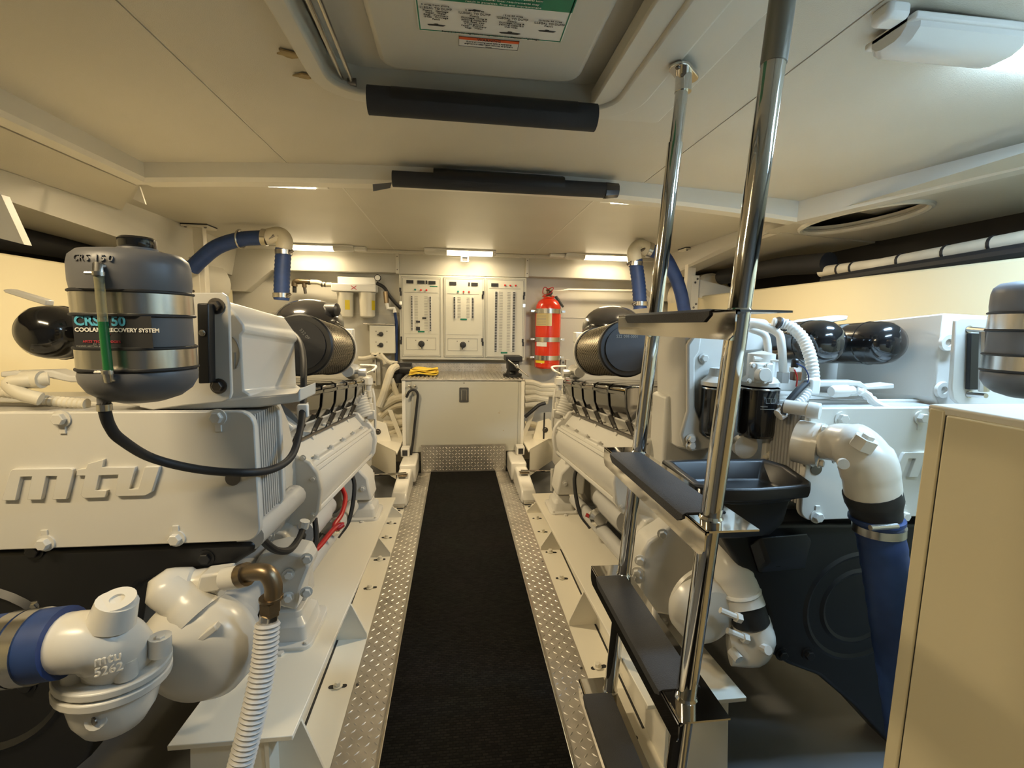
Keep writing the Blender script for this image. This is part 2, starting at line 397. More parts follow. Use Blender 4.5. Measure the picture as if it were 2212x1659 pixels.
# left side: boxed longitudinal soffit under the deck, and the loose headliner board hanging beside the beam
struct('trim_8', B().loft([[Vector(p) for p in ((-1.88, 2.0, 1.93), (-1.93, 2.0, 1.77), (-2.45, 2.0, 1.77), (-2.45, 2.0, 1.93))], [Vector(p) for p in ((-1.94, 4.5, 1.93), (-2.0, 4.5, 1.66), (-2.45, 4.5, 1.66), (-2.45, 4.5, 1.93))]]), WALL)
bd = [P(2, 420, 1.75), P(52, 528, 1.80), P(-60, 500, 1.75), P(-60, 380, 1.72)]
struct('trim_11', B().prism(bd, (0.0, 0.03, 0.0)), WALL)
struct('trim_12', B().prism([P(287,430,2.5), P(301,402,2.5), P(314,441,2.5)], (0, 0.01, 0)), BEAM)

# ---------------------------------------------------------------- hatch in the ceiling
HX0, HX1, HY0, HY1 = -0.43, 0.705, -0.34, 1.67
def frame_ring(o_w, o_h, i_w, i_h, ro, ri, cx, cy, z0, z1, icx=None, icy=None):
    icx = cx if icx is None else icx; icy = cy if icy is None else icy
    oo = rrect(o_w, o_h, ro, 6); ii = rrect(i_w, i_h, ri, 6)
    f = lambda pts, z, a, b_: [Vector((x + a, y + b_, z)) for x, y in pts]
    return B().loft([f(oo, z1, cx, cy), f(oo, z0, cx, cy), f(ii, z0, icx, icy), f(ii, z1 + 0.06, icx, icy)], caps=False)
hat = struct('ceiling_hatch', frame_ring(1.03, 2.02, 0.875, 1.80, 0.15, 0.10, 0.085, 0.64, 1.958, 2.02, 0.0625, 0.685), WALL, bevel=0.012, seg=3)
struct('hatch_pad', B().prism([(x + 0.57, y + 0.64, 1.968) for x, y in rrect(0.27, 2.06, 0.02, 3)], (0, 0, 0.05)), WALL, hat, bevel=0.006)
lid = struct('hatch_lid', B().prism([(x + 0.0625, y + 0.76, 2.036) for x, y in rrect(0.95, 1.92, 0.11, 6)], (0, 0, 0.02)), WALL, hat)
tray = struct('lid_tray', B().prism([(x + 0.075, y + 0.72, 2.005) for x, y in rrect(0.60, 1.62, 0.06, 6)], (0, 0, 0.036)), WALL, hat, bevel=0.016, seg=3)
struct('lid_gasket', B().tube([(x + 0.0625, y + 0.70, 2.030) for x, y in rrect(0.85, 1.86, 0.10, 6)], 0.007, 8), WALL, hat)
def strut(x0, dx):
    a = Vector((x0, 0.2, 1.99)); b_ = Vector((x0 + dx, 1.565, 1.985))
    return B().tube([a, a.lerp(b_, 0.55)], 0.010, 10).tube([a.lerp(b_, 0.5), b_], 0.006, 10)
for i, (x0, dx) in enumerate(((-0.325, -0.022), (-0.298, -0.022))):
    struct('gas_strut', strut(x0, dx), STEEL, hat)
    struct('strut_end', B().lathe([(0,-0.012),(0.012,-0.012),(0.012,0.012),(0,0.012)], (x0+dx, 1.575, 1.985), (1,0,0), 12), DKSTEEL, hat)
# long dark joint around the hatch moulding
for i, b_ in enumerate((B().tube([(0.085 + x, 0.64 + y, 1.99) for x, y in rrect(1.04, 2.03, 0.155, 6)], 0.006, 6), B().box(0.43, 0.71, 1.664, 1.676, 1.98, 2.0), B().box(0.700, 0.712, -0.35, 1.67, 1.98, 2.0))):
    struct('joint', b_, DARK, hat)
# stain marks beside the hatch
for px, py, r in ((625, 112, 0.04), (655, 160, 0.03)):
    c = PZ(px, py, 1.995)
    struct('stain', B().prism([(c.x + r*(0.5+random.random()*.8)*math.cos(a), c.y + 0.5*r*(0.4+random.random())*math.sin(a), 1.9925 + camber(c.x)) for a in [k*math.pi/6 for k in range(12)]], (0,0,0.004)), BROWN, up)
# ================================================================ walkway
LOZ = []
def lozenges(o, u, v, nu, nv, pitch, nrm, size=(0.0165, 0.0036), h=0.0018):   # raised diamond-plate lugs on a plane
    b = B(); o, u, v, nrm = Vector(o), Vector(u), Vector(v), Vector(nrm)
    for i in range(nu):
        for j in range(nv):
            c = o + u*((i+0.5)*pitch) + v*((j+0.5)*pitch)
            d1, d2 = ((u+v), (u-v)) if (i + j) % 2 else ((u-v), (u+v))
            d1 = d1.normalized()*size[0]*0.62; d2 = d2.normalized()*size[1]
            b.add([c+d1, c+d2, c-d1, c-d2, c+nrm*h+d1*0.35, c+nrm*h-d1*0.35],
                  [(0,1,4),(1,2,5,4),(2,3,5),(3,0,4,5)])
    return b
mt = single('walkway_mat', B().box(-0.216, 0.328, -1.1, 3.86, -0.003, 0.008), MATM, 'long black woven rubber mat on the walkway between the two engines', 'mat')
for nm, x0, x1, xe, lab in (('deck_plate', -0.354, -0.226, -0.221, 'aluminium diamond plate strip along the mat, beside the engine with the red cable'),
                            ('deck_plate', 0.338, 0.468, 0.333, 'aluminium diamond plate strip along the mat, under the boarding ladder')):
    t = thing(nm, lab, 'floor plate', ((x0+x1)/2, 1.4, 0), 'diamond plate strips')
    obj('plate', B().box(x0, x1, -1.1, 3.86, -0.004, 0.002), ALU, t)
    n = int((x1-x0)/0.0255)
    lz = obj('tread_pattern', lozenges(((x0+x1)/2 - n*0.0255/2, 0.5, 0.002), (1,0,0), (0,1,0), n, int(3.34/0.0255), 0.0255, (0,0,1)), ALU, t, kind='stuff')
    obj('edge_trim', B().box(xe-0.005, xe+0.005, -1.1, 3.86, -0.003, 0.012), STEEL, t, bevel=0.002)
    for y in (1.52, 2.30, 3.2): inst('screw', SCREW, t, (x0 + (0.012 if x0 < 0 else x1-x0-0.012), y, 0.002), aim((0,0,1)), (1.3,1.3,1.5))
kp = thing('kick_plate', 'upright diamond plate closing the far end of the walkway under the workbench', 'floor plate', (0.055, 3.87, 0))
obj('plate', B().box(-0.30, 0.42, 3.865, 3.875, 0.0, 0.24), ALU, kp)
obj('tread_pattern', lozenges((-0.29, 3.865, 0.01), (1,0,0), (0,0,1), 26, 8, 0.027, (0,-1,0), (0.021, 0.0052), 0.002), ALU, kp, kind='stuff')

# ================================================================ engine beds
def zbed(y): return 0.21 - 0.065*(y - 1.11)
SLOT = mesh_of('slot', B().prism([(x, y, 0) for x, y in rrect(0.062, 0.016, 0.0079, 5)], (0,0,0.0012)), DARK)
def engine_bed(s, lab):
    t = thing('engine_bed', lab, 'engine bed', (XC + s*0.6, 2.1, 0), 'engine beds')
    X = lambda d: XC + s*d
    def slab(d0, d1, y0, y1, za, zb, th):
        x0, x1 = sorted((X(d0), X(d1)))
        return B().add([(x0,y0,za-th),(x1,y0,za-th),(x1,y1,zb-th),(x0,y1,zb-th),(x0,y0,za),(x1,y0,za),(x1,y1,zb),(x0,y1,zb)],
                       [(0,3,2,1),(4,5,6,7),(0,1,5,4),(1,2,6,5),(2,3,7,6),(3,0,4,7)])
    obj('top_plate', slab(0.470, 0.765, 1.11, 3.10, zbed(1.11), zbed(3.10), 0.014), BEDM, t, bevel=0.002)
    x0, x1 = sorted((X(0.533), X(0.543)))
    obj('web', B().prism([(x0, 1.12, -0.12), (x0, 3.10, -0.12), (x0, 3.10, zbed(3.1)-0.012), (x0, 1.12, zbed(1.12)-0.012)], (x1-x0, 0, 0)), BEDM, t)
    obj('end_plate', B().prism([(X(0.55), 1.125, -0.12), (X(0.60), 1.125, -0.12), (X(0.74), 1.125, -0.12), (X(0.72), 1.125, zbed(1.12)-0.014), (X(0.545), 1.125, zbed(1.12)-0.014)], (0, 0.01, 0)), BEDM, t)
    x0, x1 = sorted((X(0.412), X(0.536)))
    obj('flange', B().box(x0, x1, -0.6, 3.10, -0.012, 0.0), BEDM, t)
    obj('floor_gap', B().box(*sorted((X(0.523), X(0.531))), 1.25, 3.1, -0.001, 0.001), DARK, t)
    for y in (2.95, 2.43, 1.765) + ((1.18,) if s < 0 else ()):
        zz = zbed(y) - 0.013
        obj('gusset', B().prism([(X(0.533), y, 0), (X(0.414), y, 0), (X(0.414), y, 0.02), (X(0.474), y, zz), (X(0.533), y, zz)], (0, 0.008, 0)), BEDM, t)
    for y in (3.06, 2.86, 2.66, 2.40, 2.13, 1.52, 1.22, 0.95):
        x = X(0.466)
        inst('slot', SLOT, t, (x, y, 0.0002), Matrix.Rotation(random.uniform(-0.2, 0.2), 3, 'Z').to_quaternion())
        inst('bolt', BOLT_BED, t, (x + random.uniform(-0.006, 0.006), y, 0.001), Matrix.Rotation(random.random(), 3, 'Z').to_quaternion())
    return t
engine_bed(-1, 'cream steel girder with triangular gussets under the engine beside the corrugated drain hose')
engine_bed(1, 'cream steel girder with triangular gussets partly hidden behind the ladder treads')
# grey bilge step on the ladder side
# ================================================================ tube lamps
def tube_lamp(c, L, W, lit0, lit1, lampmat, power, col, lab, group, ends=0.05):
    c = Vector(c)                                      # centre of the fixture on the ceiling, long axis X
    t = thing('ceiling_lamp', lab, 'lamp', c, group)
    h = 0.052
    prof = lambda x, k: [Vector((c.x + x, c.y + y*W*k, c.z - z*h*k)) for y, z in ((-0.5, 0), (-0.5, 0.55), (-0.36, 0.86), (-0.2, 1), (0.2, 1), (0.36, 0.86), (0.5, 0.55), (0.5, 0))]
    obj('base', B().box(c.x - L/2, c.x + L/2, c.y - W/2 - 0.008, c.y + W/2 + 0.008, c.z - 0.016, c.z), WHITE, t, bevel=0.004)
    for a, b_ in ((-L/2, lit0), (lit1, L/2)):
        if b_ - a > 0.01: obj('end_cap', B().loft([prof(a, 0.75), prof(a + 0.02, 1), prof(b_ - 0.01, 1), prof(b_, 0.98)] if a < 0 else [prof(a, 0.98), prof(a+0.01, 1), prof(b_ - 0.02, 1), prof(b_, 0.75)]), DIFF, t)
    obj('lit_tube_cover', B().loft([prof(lit0, 0.97), prof(lit1, 0.97)]), lampmat, t)
    l = area_light('tube_light', (0, 0, 0), (lit1 - lit0)*0.95, W*0.8, power, col)
    l.parent = t; l.location = ((lit0+lit1)/2, 0, -h - 0.012)
    return t
ZC = 1.925
l1 = tube_lamp((-1.20, 4.33, ZC), 0.60, 0.10, -0.30, 0.13, LAMPB, LIGHT_BACK, WARM, 'lit tube lamp on the ceiling beside the blue hose above the water filter', 'tube lamps by the back wall')
obj('wire_box', B().box(-0.91, -0.80, 4.32, 4.40, ZC-0.035, ZC), WHITE, l1, bevel=0.008)
l2 = tube_lamp((0.03, 4.33, ZC), 0.64, 0.10, -0.12, 0.29, LAMPB, LIGHT_BACK, WARM, 'lit tube lamp on the ceiling above the electrical panel', 'tube lamps by the back wall')
l3 = tube_lamp((1.32, 4.33, ZC), 0.64, 0.10, -0.14, 0.30, LAMPB, LIGHT_BACK, WARM, 'lit tube lamp on the ceiling above the red fire extinguisher', 'tube lamps by the back wall')
obj('wire_box', B().box(0.86, 1.0, 4.33, 4.40, ZC-0.03, ZC), WHITE, l3, bevel=0.008)
l4 = tube_lamp((1.38, 1.085, 2.0 + camber(1.3)), 0.72, 0.12, -0.05, 0.35, LAMPC, LIGHT_SIDE, COOL, 'large cool white tube lamp on the ceiling beside the boarding ladder', 'lamps near the hatch')
obj('wire_box', B().box(0.955, 1.012, 1.02, 1.075, 1.95, 1.99), WHITE, l4, bevel=0.012)
tube_lamp((-1.05, 0.35, 2.0 + camber(-1.05)), 0.70, 0.13, -0.32, 0.32, LAMPW, LIGHT_ADDED, WARM, 'added warm tube lamp out of view on the ceiling ahead of the coolant tank', 'lamps near the hatch')  # unseen fixture, added to warm the near face of the tank-side engine
tube_lamp((1.45, 0.25, 2.0 + camber(1.45)), 0.70, 0.13, -0.32, 0.32, LAMPC, LIGHT_ADDED*0.30, COOL, 'added cool tube lamp out of view on the ceiling above the storage cabinet', 'lamps near the hatch')  # added out of view as well, cool light for the ladder-side engine front
for sx, lab in ((-0.86, 'slim strip lamp behind the cross beam above the engine with the coolant tank label'), (0.98, 'slim strip lamp behind the cross beam above the engine near the ladder')):
    t = thing('strip_lamp', lab, 'lamp', (sx, 2.50, 1.90), 'strip lamps on the cross beam')
    zb = 1.918
    obj('housing', B().box(sx - 0.22, sx + 0.22, 2.462, 2.535, zb - 0.001, zb + 0.007), WHITE, t, bevel=0.004)
    obj('lit_tube_cover', B().box(sx - 0.16, sx + 0.16, 2.468, 2.518, zb - 0.006, zb), LAMPW, t, bevel=0.002)
    l = area_light('strip_light', (0, 0, 0), 0.32, 0.045, LIGHT_BEAM, WARM); l.parent = t; l.location = (0, -0.007, zb - 0.009 - 1.90); l.rotation_euler = (math.radians(-4), 0, 0)
sn = thing('smoke_sensor', 'small square white sensor hanging under the middle tube lamp', 'sensor', (0.09, 4.42, 1.90))
obj('housing', B().cbox((0.072, 4.415, 1.855), 0.075, 0.05, 0.055), WHITE, sn, bevel=0.006)
obj('grille', B().cbox((0.072, 4.388, 1.853), 0.045, 0.006, 0.032), INK, sn)

# ================================================================ electrical panel
def q3(x, y, Y=4.5): return P(820 + x/5.027, 500 + y/5.027, Y)
def r3(x0, y0, x1, y1, Yf, Yb):                        # box from two corners measured on the panel
    a, b_ = q3(x0, y0), q3(x1, y1)
    return B().box(a.x, b_.x, Yf, Yb, b_.z, a.z)
ep = thing('electrical_panel', 'wide cream electrical panel with three breaker doors on the back wall', 'electrical panel', (0.06, 4.5, 0.91))
obj('cabinet', B().box(-0.537, 0.665, 4.5, 4.62, 0.915, 1.71), PANEL, ep, bevel=0.006)
def door3(x0, y0, x1, y1):
    a, b_ = q3(x0, y0), q3(x1, y1)
    d = obj('door', B().box(a.x, b_.x, 4.49, 4.501, b_.z, a.z), PANEL, ep, bevel=0.002)
    def outline(i, w_):
        X0, X1, Z0, Z1 = a.x + i, b_.x - i, b_.z + i, a.z - i
        return B().box(X0, X1, 4.4885, 4.4905, Z1-w_, Z1).box(X0, X1, 4.4885, 4.4905, Z0, Z0+w_).box(X0, X0+w_, 4.4885, 4.4905, Z0, Z1).box(X1-w_, X1, 4.4885, 4.4905, Z0, Z1)
    obj('outline_trim', outline(0.012, 0.003), GINK, d)
    obj('frame', outline(0.0, 0.003), GINK, d)
    return d
d1, d2, d3 = door3(235, 490, 665, 1360), door3(700, 497, 1130, 1366), door3(1155, 508, 1560, 1372)
def rows(d, x, y0, y1, n, flip):                       # a column of breakers with its white strip
    a, b_ = q3(x - 14, y0), q3(x + 14, y1)
    obj('breaker_strip', B().box(a.x - 0.004, b_.x + 0.004, 4.4865, 4.4905, b_.z - 0.003, a.z + 0.003), WINK, d)
    b = B(); w_ = b_.x - a.x; dz = (a.z - b_.z) / n
    for k in range(n):
        z = a.z - dz*(k + 0.5); o = 0.0 if not flip else w_*0.35
        b.box(a.x + o, a.x + o + w_*0.62, 4.480, 4.488, z - dz*0.36, z + dz*0.20)
    obj('breaker_switch', b, INK, d, kind='stuff')
    c = B()
    for k in range(n):
        z = a.z - dz*(k + 0.5); s_ = -1 if flip else 1; x1 = (b_.x + 0.012) if not flip else (a.x - 0.012)
        c.box(min(x1, x1 + s_*0.030), max(x1, x1 + s_*0.030), 4.4887, 4.4905, z - dz*0.12, z + dz*0.14)
    obj('print', c, GINK, d, kind='stuff')
rows(d1, 356, 700, 1075, 22, False); rows(d1, 548, 705, 1080, 22, True)
rows(d2, 818, 710, 945, 14, False); rows(d2, 1005, 715, 945, 14, True)
rows(d3, 1268, 650, 1305, 38, False); rows(d3, 1448, 655, 1305, 38, True)
def meter(d, x, y, w_=80, h=38): 
    e = obj('meter', r3(x - w_/2, y - h/2, x + w_/2, y + h/2, 4.484, 4.4905), INK, d, bevel=0.001)
for d, x, y, w_ in ((d1, 330, 548, 78), (d1, 450, 552, 78), (d1, 510, 553, 18), (d1, 570, 557, 76), (d2, 795, 566, 76), (d2, 970, 573, 16), (d2, 1030, 575, 72), (d3, 1248, 582, 74)): meter(d, x, y, w_)
LENS = B().lathe([(0, 0), (0.009, 0), (0.009, 0.004), (0.0075, 0.009), (0, 0.011)], (0,0,0), n=14)
LR, LG = mesh_of('red_lens', LENS, REDL), mesh_of('green_lens', LENS, GREENL)
for d, x, y, m_ in ((d1, 388, 633, LG), (d1, 450, 638, LR), (d1, 510, 639, LR), (d2, 852, 652, LG), (d2, 912, 656, LR), (d2, 970, 657, LR), (d3, 1360, 585, LR), (d3, 1418, 588, LR), (d3, 1476, 589, LR)):
    c = q3(x, y); inst('indicator_lamp', m_, d, (c.x, 4.4895, c.z), aim((0,-1,0)))
for d, x, y in ((d1, 453, 1088), (d2, 912, 954), (d3, 1350, 1316)): obj('maker_label', r3(x-36, y-9, x+36, y+9, 4.4875, 4.4905), GREEN, d)
for d, x, y, h in ((d1, 418, 980, 22), (d1, 486, 942, 22), (d1, 418, 1056, 40)): obj('blank_label', r3(x-22, y-h/2, x+22, y+h/2, 4.4872, 4.4905), INK, d)
obj('maker_label', r3(545, 592, 628, 602, 4.4875, 4.4905), GREEN, d1)
for d, x0, x1, yy in ((d1, 270, 632, (665, 1110)), (d2, 736, 1080, (680, 1120)), (d3, 1190, 1530, (622,))):
    for y in yy: obj('rule_line', r3(x0, y-2, x1, y+2, 4.4885, 4.4905), GINK, d)
for d, x, y in ((d1, 455, 1220), (d2, 905, 1230)):
    a = q3(x-165, y-70); b_ = q3(x+158, y+66)
    obj('selector_frame', B().box(a.x, b_.x, 4.4885, 4.4905, a.z-.003, a.z).box(a.x, b_.x, 4.4885, 4.4905, b_.z, b_.z+.003).box(a.x, a.x+.003, 4.4885, 4.4905, b_.z, a.z).box(b_.x-.003, b_.x, 4.4885, 4.4905, b_.z, a.z), GINK, d)
    c = q3(x, y); k = obj('selector_knob', B().lathe([(0,0),(0.030,0),(0.029,0.008),(0.022,0.013),(0.020,0.026),(0,0.028)], (c.x, 4.489, c.z), (0,-1,0), 20), INK, d)
    obj('pointer', B().cbox((c.x + (0.006 if x < 700 else -0.006), 4.459, c.z - 0.020), 0.010, 0.012, 0.048), INK, k)
    for dx in (-62, 62): inst('screw', SCREW, d, q3(x+dx, y-38, 4.489), aim((0,-1,0)))
LATCH = mesh_of('latch', B().box(-0.010, 0.006, -0.016, 0, 0.0, 0.036).box(-0.005, 0.012, -0.014, 0, -0.036, 0.004), INK)
for x, y, f in ((228, 655, 1), (236, 1182, -1), (1122, 690, -1), (1115, 1200, 1), (1568, 700, -1), (1553, 1206, 1)):
    inst('latch', LATCH, ep, q3(x, y, 4.5), None, (f, 1, 1))
for x, y in ((652, 672), (710, 675), (1166, 690), (652, 1190), (710, 1190), (1158, 1198)): inst('screw', SCREW, ep, q3(x, y, 4.5), aim((0,-1,0)), (1.3,1.3,2))
HG = mesh_of('hinge', B().box(-0.012, 0.012, -0.014, 0, -0.016, 0.016), STEEL)
for x, y in ((232, 778), (1567, 805)): inst('hinge', HG, ep, q3(x, y, 4.5))
for d, x, y, s_ in ((d1, 450, 520, 'AC DISTRIBUTION'), (d2, 912, 530, 'AC DISTRIBUTION'), (d3, 1248, 545, 'DC MAIN'), (d1, 455, 1118, 'SHORE SELECTOR'), (d2, 905, 1130, 'GENERATOR SELECTOR'), (d1, 322, 608, 'AC'), (d2, 780, 628, 'AC')):
    pass
# ================================================================ workbench box
tb = thing('workbench_box', 'grey metal workbench box with a ribbed aluminium top under the electrical panel', 'workbench', (0.06, 4.2, 0.17))
obj('body', B().box(-0.45, 0.572, 3.905, 4.58, 0.17, 0.785), BENCHM, tb, bevel=0.003)
obj('front_door', B().box(-0.375, 0.52, 3.893, 3.906, 0.172, 0.778), BENCHM, tb, bevel=0.003)
for x in (-0.455, 0.548): obj('corner_trim', B().box(x, x + 0.03, 3.895, 3.925, 0.20, 0.785), BEAM, tb, bevel=0.003)
obj('top', B().box(-0.458, 0.58, 3.888, 4.58, 0.785, 0.797), ALU, tb, bevel=0.002)
rb = B()
for k in range(30): x = -0.44 + k*0.0345; rb.box(x, x + 0.016, 3.90, 4.56, 0.797, 0.8035)
obj('top_rib', rb, ALU, tb, bevel=0.002, kind='stuff')
bs = obj('backsplash', B().box(-0.44, 0.50, 4.575, 4.59, 0.797, 0.875), ALU, tb)
obj('tread_pattern', lozenges((-0.43, 4.575, 0.802), (1,0,0), (0,0,1), 34, 3, 0.026, (0,-1,0), (0.02, 0.005), 0.002), ALU, bs, kind='stuff')
lt = obj('door_latch', B().prism([(0.06 + x, 3.893, 0.665 + z) for x, z in rrect(0.078, 0.125, 0.006)], (0, -0.006, 0)), STEEL, tb)
obj('latch_paddle', B().prism([(0.06 + x, 3.887, 0.665 + z) for x, z in rrect(0.046, 0.092, 0.004)], (0, -0.008, 0)), STEEL, lt, bevel=0.003)
obj('door_screw', B().lathe([(0,0),(0.006,0),(0.004,0.003),(0,0.003)], (0.06, 3.893, 0.765), (0,-1,0), 10), STEEL, tb)
kn = obj('wing_latch', B().lathe([(0,0),(0.014,0),(0.014,0.02),(0,0.024)], P(891, 842, 3.893), (0,-1,0), 14), CHROME, tb)
for dx in (-0.022, 0.022): obj('wing', B().lathe([(0,-0.012),(0.012,-0.008),(0.014,0),(0.012,0.008),(0,0.012)], P(891, 836, 3.875) + Vector((dx,0,0.008)), (1,0,0.4), 10), CHROME, kn)
for px, py, s_ in ((1078, 892, 0.006), (1080, 888, 0.004), (1088, 930, 0.005)):
    c = P(px, py, 3.892); obj('scratch', B().prism([(c.x + s_*math.cos(a)*0.6, 3.892, c.z + s_*math.sin(a)) for a in [k*math.pi/4 for k in range(8)]], (0,0.001,0)), BROWN, tb)
st = [P(878, 858, 3.86), P(884, 846, 3.85), P(894, 842, 3.85), P(902, 850, 3.85), P(901, 870, 3.86), P(896, 915, 3.86), P(891, 960, 3.86), P(886, 990, 3.84)]
single('bungee_strap', B().tube(cr(st, 6), 0.011, 8), RUBBER, 'black rubber strap hanging from the wing latch of the workbench box', 'strap')
for s in (-1, 1):
    t = thing('stringer', 'white painted stringer end supporting the workbench box beside the %s' % ('strap' if s < 0 else 'bare corner'), 'stringer', (XC + s*0.45, 3.6, 0), 'stringer ends')
    X = lambda d: XC + s*d
    x0, x1 = sorted((X(0.37), X(0.50)))
    obj('block', B().loft([[Vector((X(d), y, z)) for d, z in ((0.395, 0.0), (0.405, h), (0.50, h), (0.53, 0.0))] for y, h in ((3.12, 0.015), (3.17, 0.085), (3.5, 0.13), (3.92, 0.15))]), ENG, t, bevel=0.012)
    obj('upper_block', B().box(*sorted((X(0.375), X(0.50))), 3.56, 3.95, 0.02, 0.165), ENG, t, bevel=0.012)
    obj('socket', B().box(*sorted((X(0.445), X(0.515))), 3.78, 3.885, 0.165, 0.235), ENG, t, bevel=0.004)
    obj('socket_hole', B().box(*sorted((X(0.460), X(0.500))), 3.777, 3.78, 0.176, 0.222), INK, t)
    obj('foot_plate', B().box(*sorted((X(0.41), X(0.51))), 3.08, 3.13, 0.012, 0.022), STEEL, t, bevel=0.002)
    r = thing('tie_rod', 'polished steel tie rod between the engine and the stringer %s' % ('near the hanging strap' if s < 0 else 'below the fire extinguisher side'), 'rod', (X(0.6), 3.38, 0.14), 'tie rods')
    obj('rod', B().tube([(X(0.43), 3.40, 0.150), (X(0.66), 3.38, 0.146)], 0.009, 10), CHROME, r)
    obj('eye_plate', B().box(*sorted((X(0.42), X(0.49))), 3.37, 3.43, 0.134, 0.141), BRASS, r, bevel=0.002)
    obj('clevis', B().tube([(X(0.668), 3.37, 0.17), (X(0.668), 3.36, 0.0)], 0.013, 8), ENG, r)
# ---------------------------------------------------------------- vise
c = P(1107, 812, 4.1); c.z = 0.803
vs = thing('bench_vise', 'black bench vise with a steel handle bolted on the workbench top', 'vise', c)
obj('base', B().lathe([(0, 0), (0.085, 0), (0.085, 0.02), (0.06, 0.028), (0.05, 0.06), (0, 0.06)], c, n=18), BLACK, vs)
obj('body', B().box(c.x-0.048, c.x+0.048, c.y-0.10, c.y+0.10, c.z+0.055, c.z+0.145), BLACK, vs, bevel=0.01)
obj('jaw', B().box(c.x-0.072, c.x+0.072, c.y-0.115, c.y-0.01, c.z+0.14, c.z+0.185), BLACK, vs, bevel=0.006)
obj('jaw', B().box(c.x-0.072, c.x+0.072, c.y+0.0, c.y+0.10, c.z+0.14, c.z+0.185), BLACK, vs, bevel=0.006)
scw = obj('screw_head', B().lathe([(0,0),(0.018,0),(0.018,0.04),(0,0.045)], (c.x+0.02, c.y-0.10, c.z+0.10), (0,-1,0), 14), STEEL, vs)
obj('handle', B().tube([(c.x-0.055, c.y-0.128, c.z+0.155), (c.x+0.125, c.y-0.135, c.z+0.012)], 0.006, 8), STEEL, vs)
for dx in (-0.06, 0.06): inst('bolt', BOLT_B, vs, (c.x+dx, c.y-0.05, c.z+0.018), aim((0,0,1)))
# ---------------------------------------------------------------- yellow cloth
def cloth_layer(cx, cy, z, w_, d, th, seed, rx=0.0):
    random.seed(seed); n = 10; ph = random.random()*6; top = []
    g = [[(cx + w_*(j/n-0.5) + 0.006*math.sin(3*i+ph), cy + d*(i/5-0.5) + 0.005*math.sin(5*j/n+ph), z + 0.007*math.sin(7*j/n + ph + i) + rx*(j/n-0.5)) for j in range(n+1)] for i in range(6)]
    return B().sheet(g, th, (0,0,1))
c = P(916, 806, 4.18); c.z = 0.804
cl = thing('folded_cloth', 'yellow folded cleaning cloth lying on the workbench top', 'cloth', c)
for k, (dx, w_, d, z) in enumerate(((0, 0.245, 0.20, 0.009), (0.008, 0.235, 0.19, 0.020), (-0.004, 0.225, 0.18, 0.034), (0.012, 0.215, 0.17, 0.048))):
    obj('fold', cloth_layer(c.x + dx, c.y, c.z + z, w_, d, 0.011, k), YEL, cl, bevel=0.004)
# ---------------------------------------------------------------- fire extinguisher
ex = thing('fire_extinguisher', 'tall red fire extinguisher bottle strapped to the back wall', 'fire extinguisher', (0.878, 4.46, 0.85))
C = Vector((0.878, 4.46, 0.0)); r = 0.123
obj('bottle', B().lathe([(0, 0.845), (r*0.9, 0.845), (r, 0.86), (r, 0.905), (r*1.0, 1.41), (r*0.96, 1.45), (r*0.80, 1.49), (r*0.5, 1.515), (r*0.25, 1.53), (0, 1.53)], C, n=36), RED, ex)
obj('groove_ring', B().lathe([(r+0.001, 0.893), (r+0.003, 0.896), (r+0.001, 0.899)], C, n=36), RED, ex)
vl = obj('valve', B().lathe([(0,1.52),(0.032,1.52),(0.032,1.54),(0.022,1.55),(0.022,1.585),(0.03,1.59),(0.02,1.61),(0,1.61)], C, n=14), BRASS, ex)
obj('guard_ring', B().tube([C + Vector((0.06*math.cos(a), 0.06*math.sin(a), 1.535 + 0.012*math.sin(a))) for a in [k*math.pi/8 for k in range(17)]], 0.006, 6), RED, vl)
obj('wire', B().tube(cr([C + Vector((0, -0.02, 1.60)), C + Vector((-0.05, -0.03, 1.62)), C + Vector((-0.06, -0.02, 1.56)), C + Vector((0.0, -0.05, 1.56)), C + Vector((0.04, -0.02, 1.62)), C + Vector((-0.03, -0.04, 1.60))], 5), 0.004, 6), REDC, vl)
obj('gauge', B().lathe([(0,0),(0.02,0),(0.02,0.012),(0,0.014)], C + Vector((0.01,-0.03,1.565)), (0,-1,0.2), 14), INK, vl)
obj('spout', B().loft([[C + Vector((0.045, -0.045, 1.53)), C + Vector((0.06, -0.045, 1.54)), C + Vector((0.075, -0.03, 1.545))], [C + Vector((0.12, -0.07, 1.43)), C + Vector((0.135, -0.07, 1.435)), C + Vector((0.145, -0.04, 1.445))]]), DARK, ex)
for z in (1.395, 1.125, 0.865+0.085):
    bd_ = obj('clamp_band', B().lathe([(r+0.001, z-0.022), (r+0.005, z-0.022), (r+0.005, z+0.022), (r+0.001, z+0.022)], C, n=36), STEEL, ex)
    for s in (-1, 1): obj('clamp_lug', B().lathe([(0,-0.018),(0.010,-0.018),(0.010,0.018),(0,0.018)], C + Vector((s*(r+0.014), 0.01, z)), (1,0,0), 10).cbox(C + Vector((s*(r+0.03), 0.05, z)), 0.03, 0.10, 0.02), STEEL, bd_)
def wrap_label(C, r, a0, a1, z0, z1, n=8):
    pts = [[C + Vector((r*math.sin(a), -r*math.cos(a), z)) for a in [a0 + (a1-a0)*k/n for k in range(n+1)]] for z in (z0, z1)]
    return B().loft(pts, caps=False, closed=False)
lb = obj('gold_label', wrap_label(C, r+0.0015, -1.35, 0.10, 1.255, 1.372), LABELG, ex)
for k in range(7): obj('print', wrap_label(C, r+0.002, -1.2, -0.35, 1.268+k*0.014, 1.272+k*0.014), GINK, lb)
obj('paper_label', wrap_label(C, r+0.0015, -1.2, -0.25, 1.06, 1.10), WINK, ex)
obj('yellow_label', wrap_label(C, r+0.0015, -1.3, -0.40, 0.900, 0.924), LABELY, ex)
pp = P(1225, 617, 4.5)
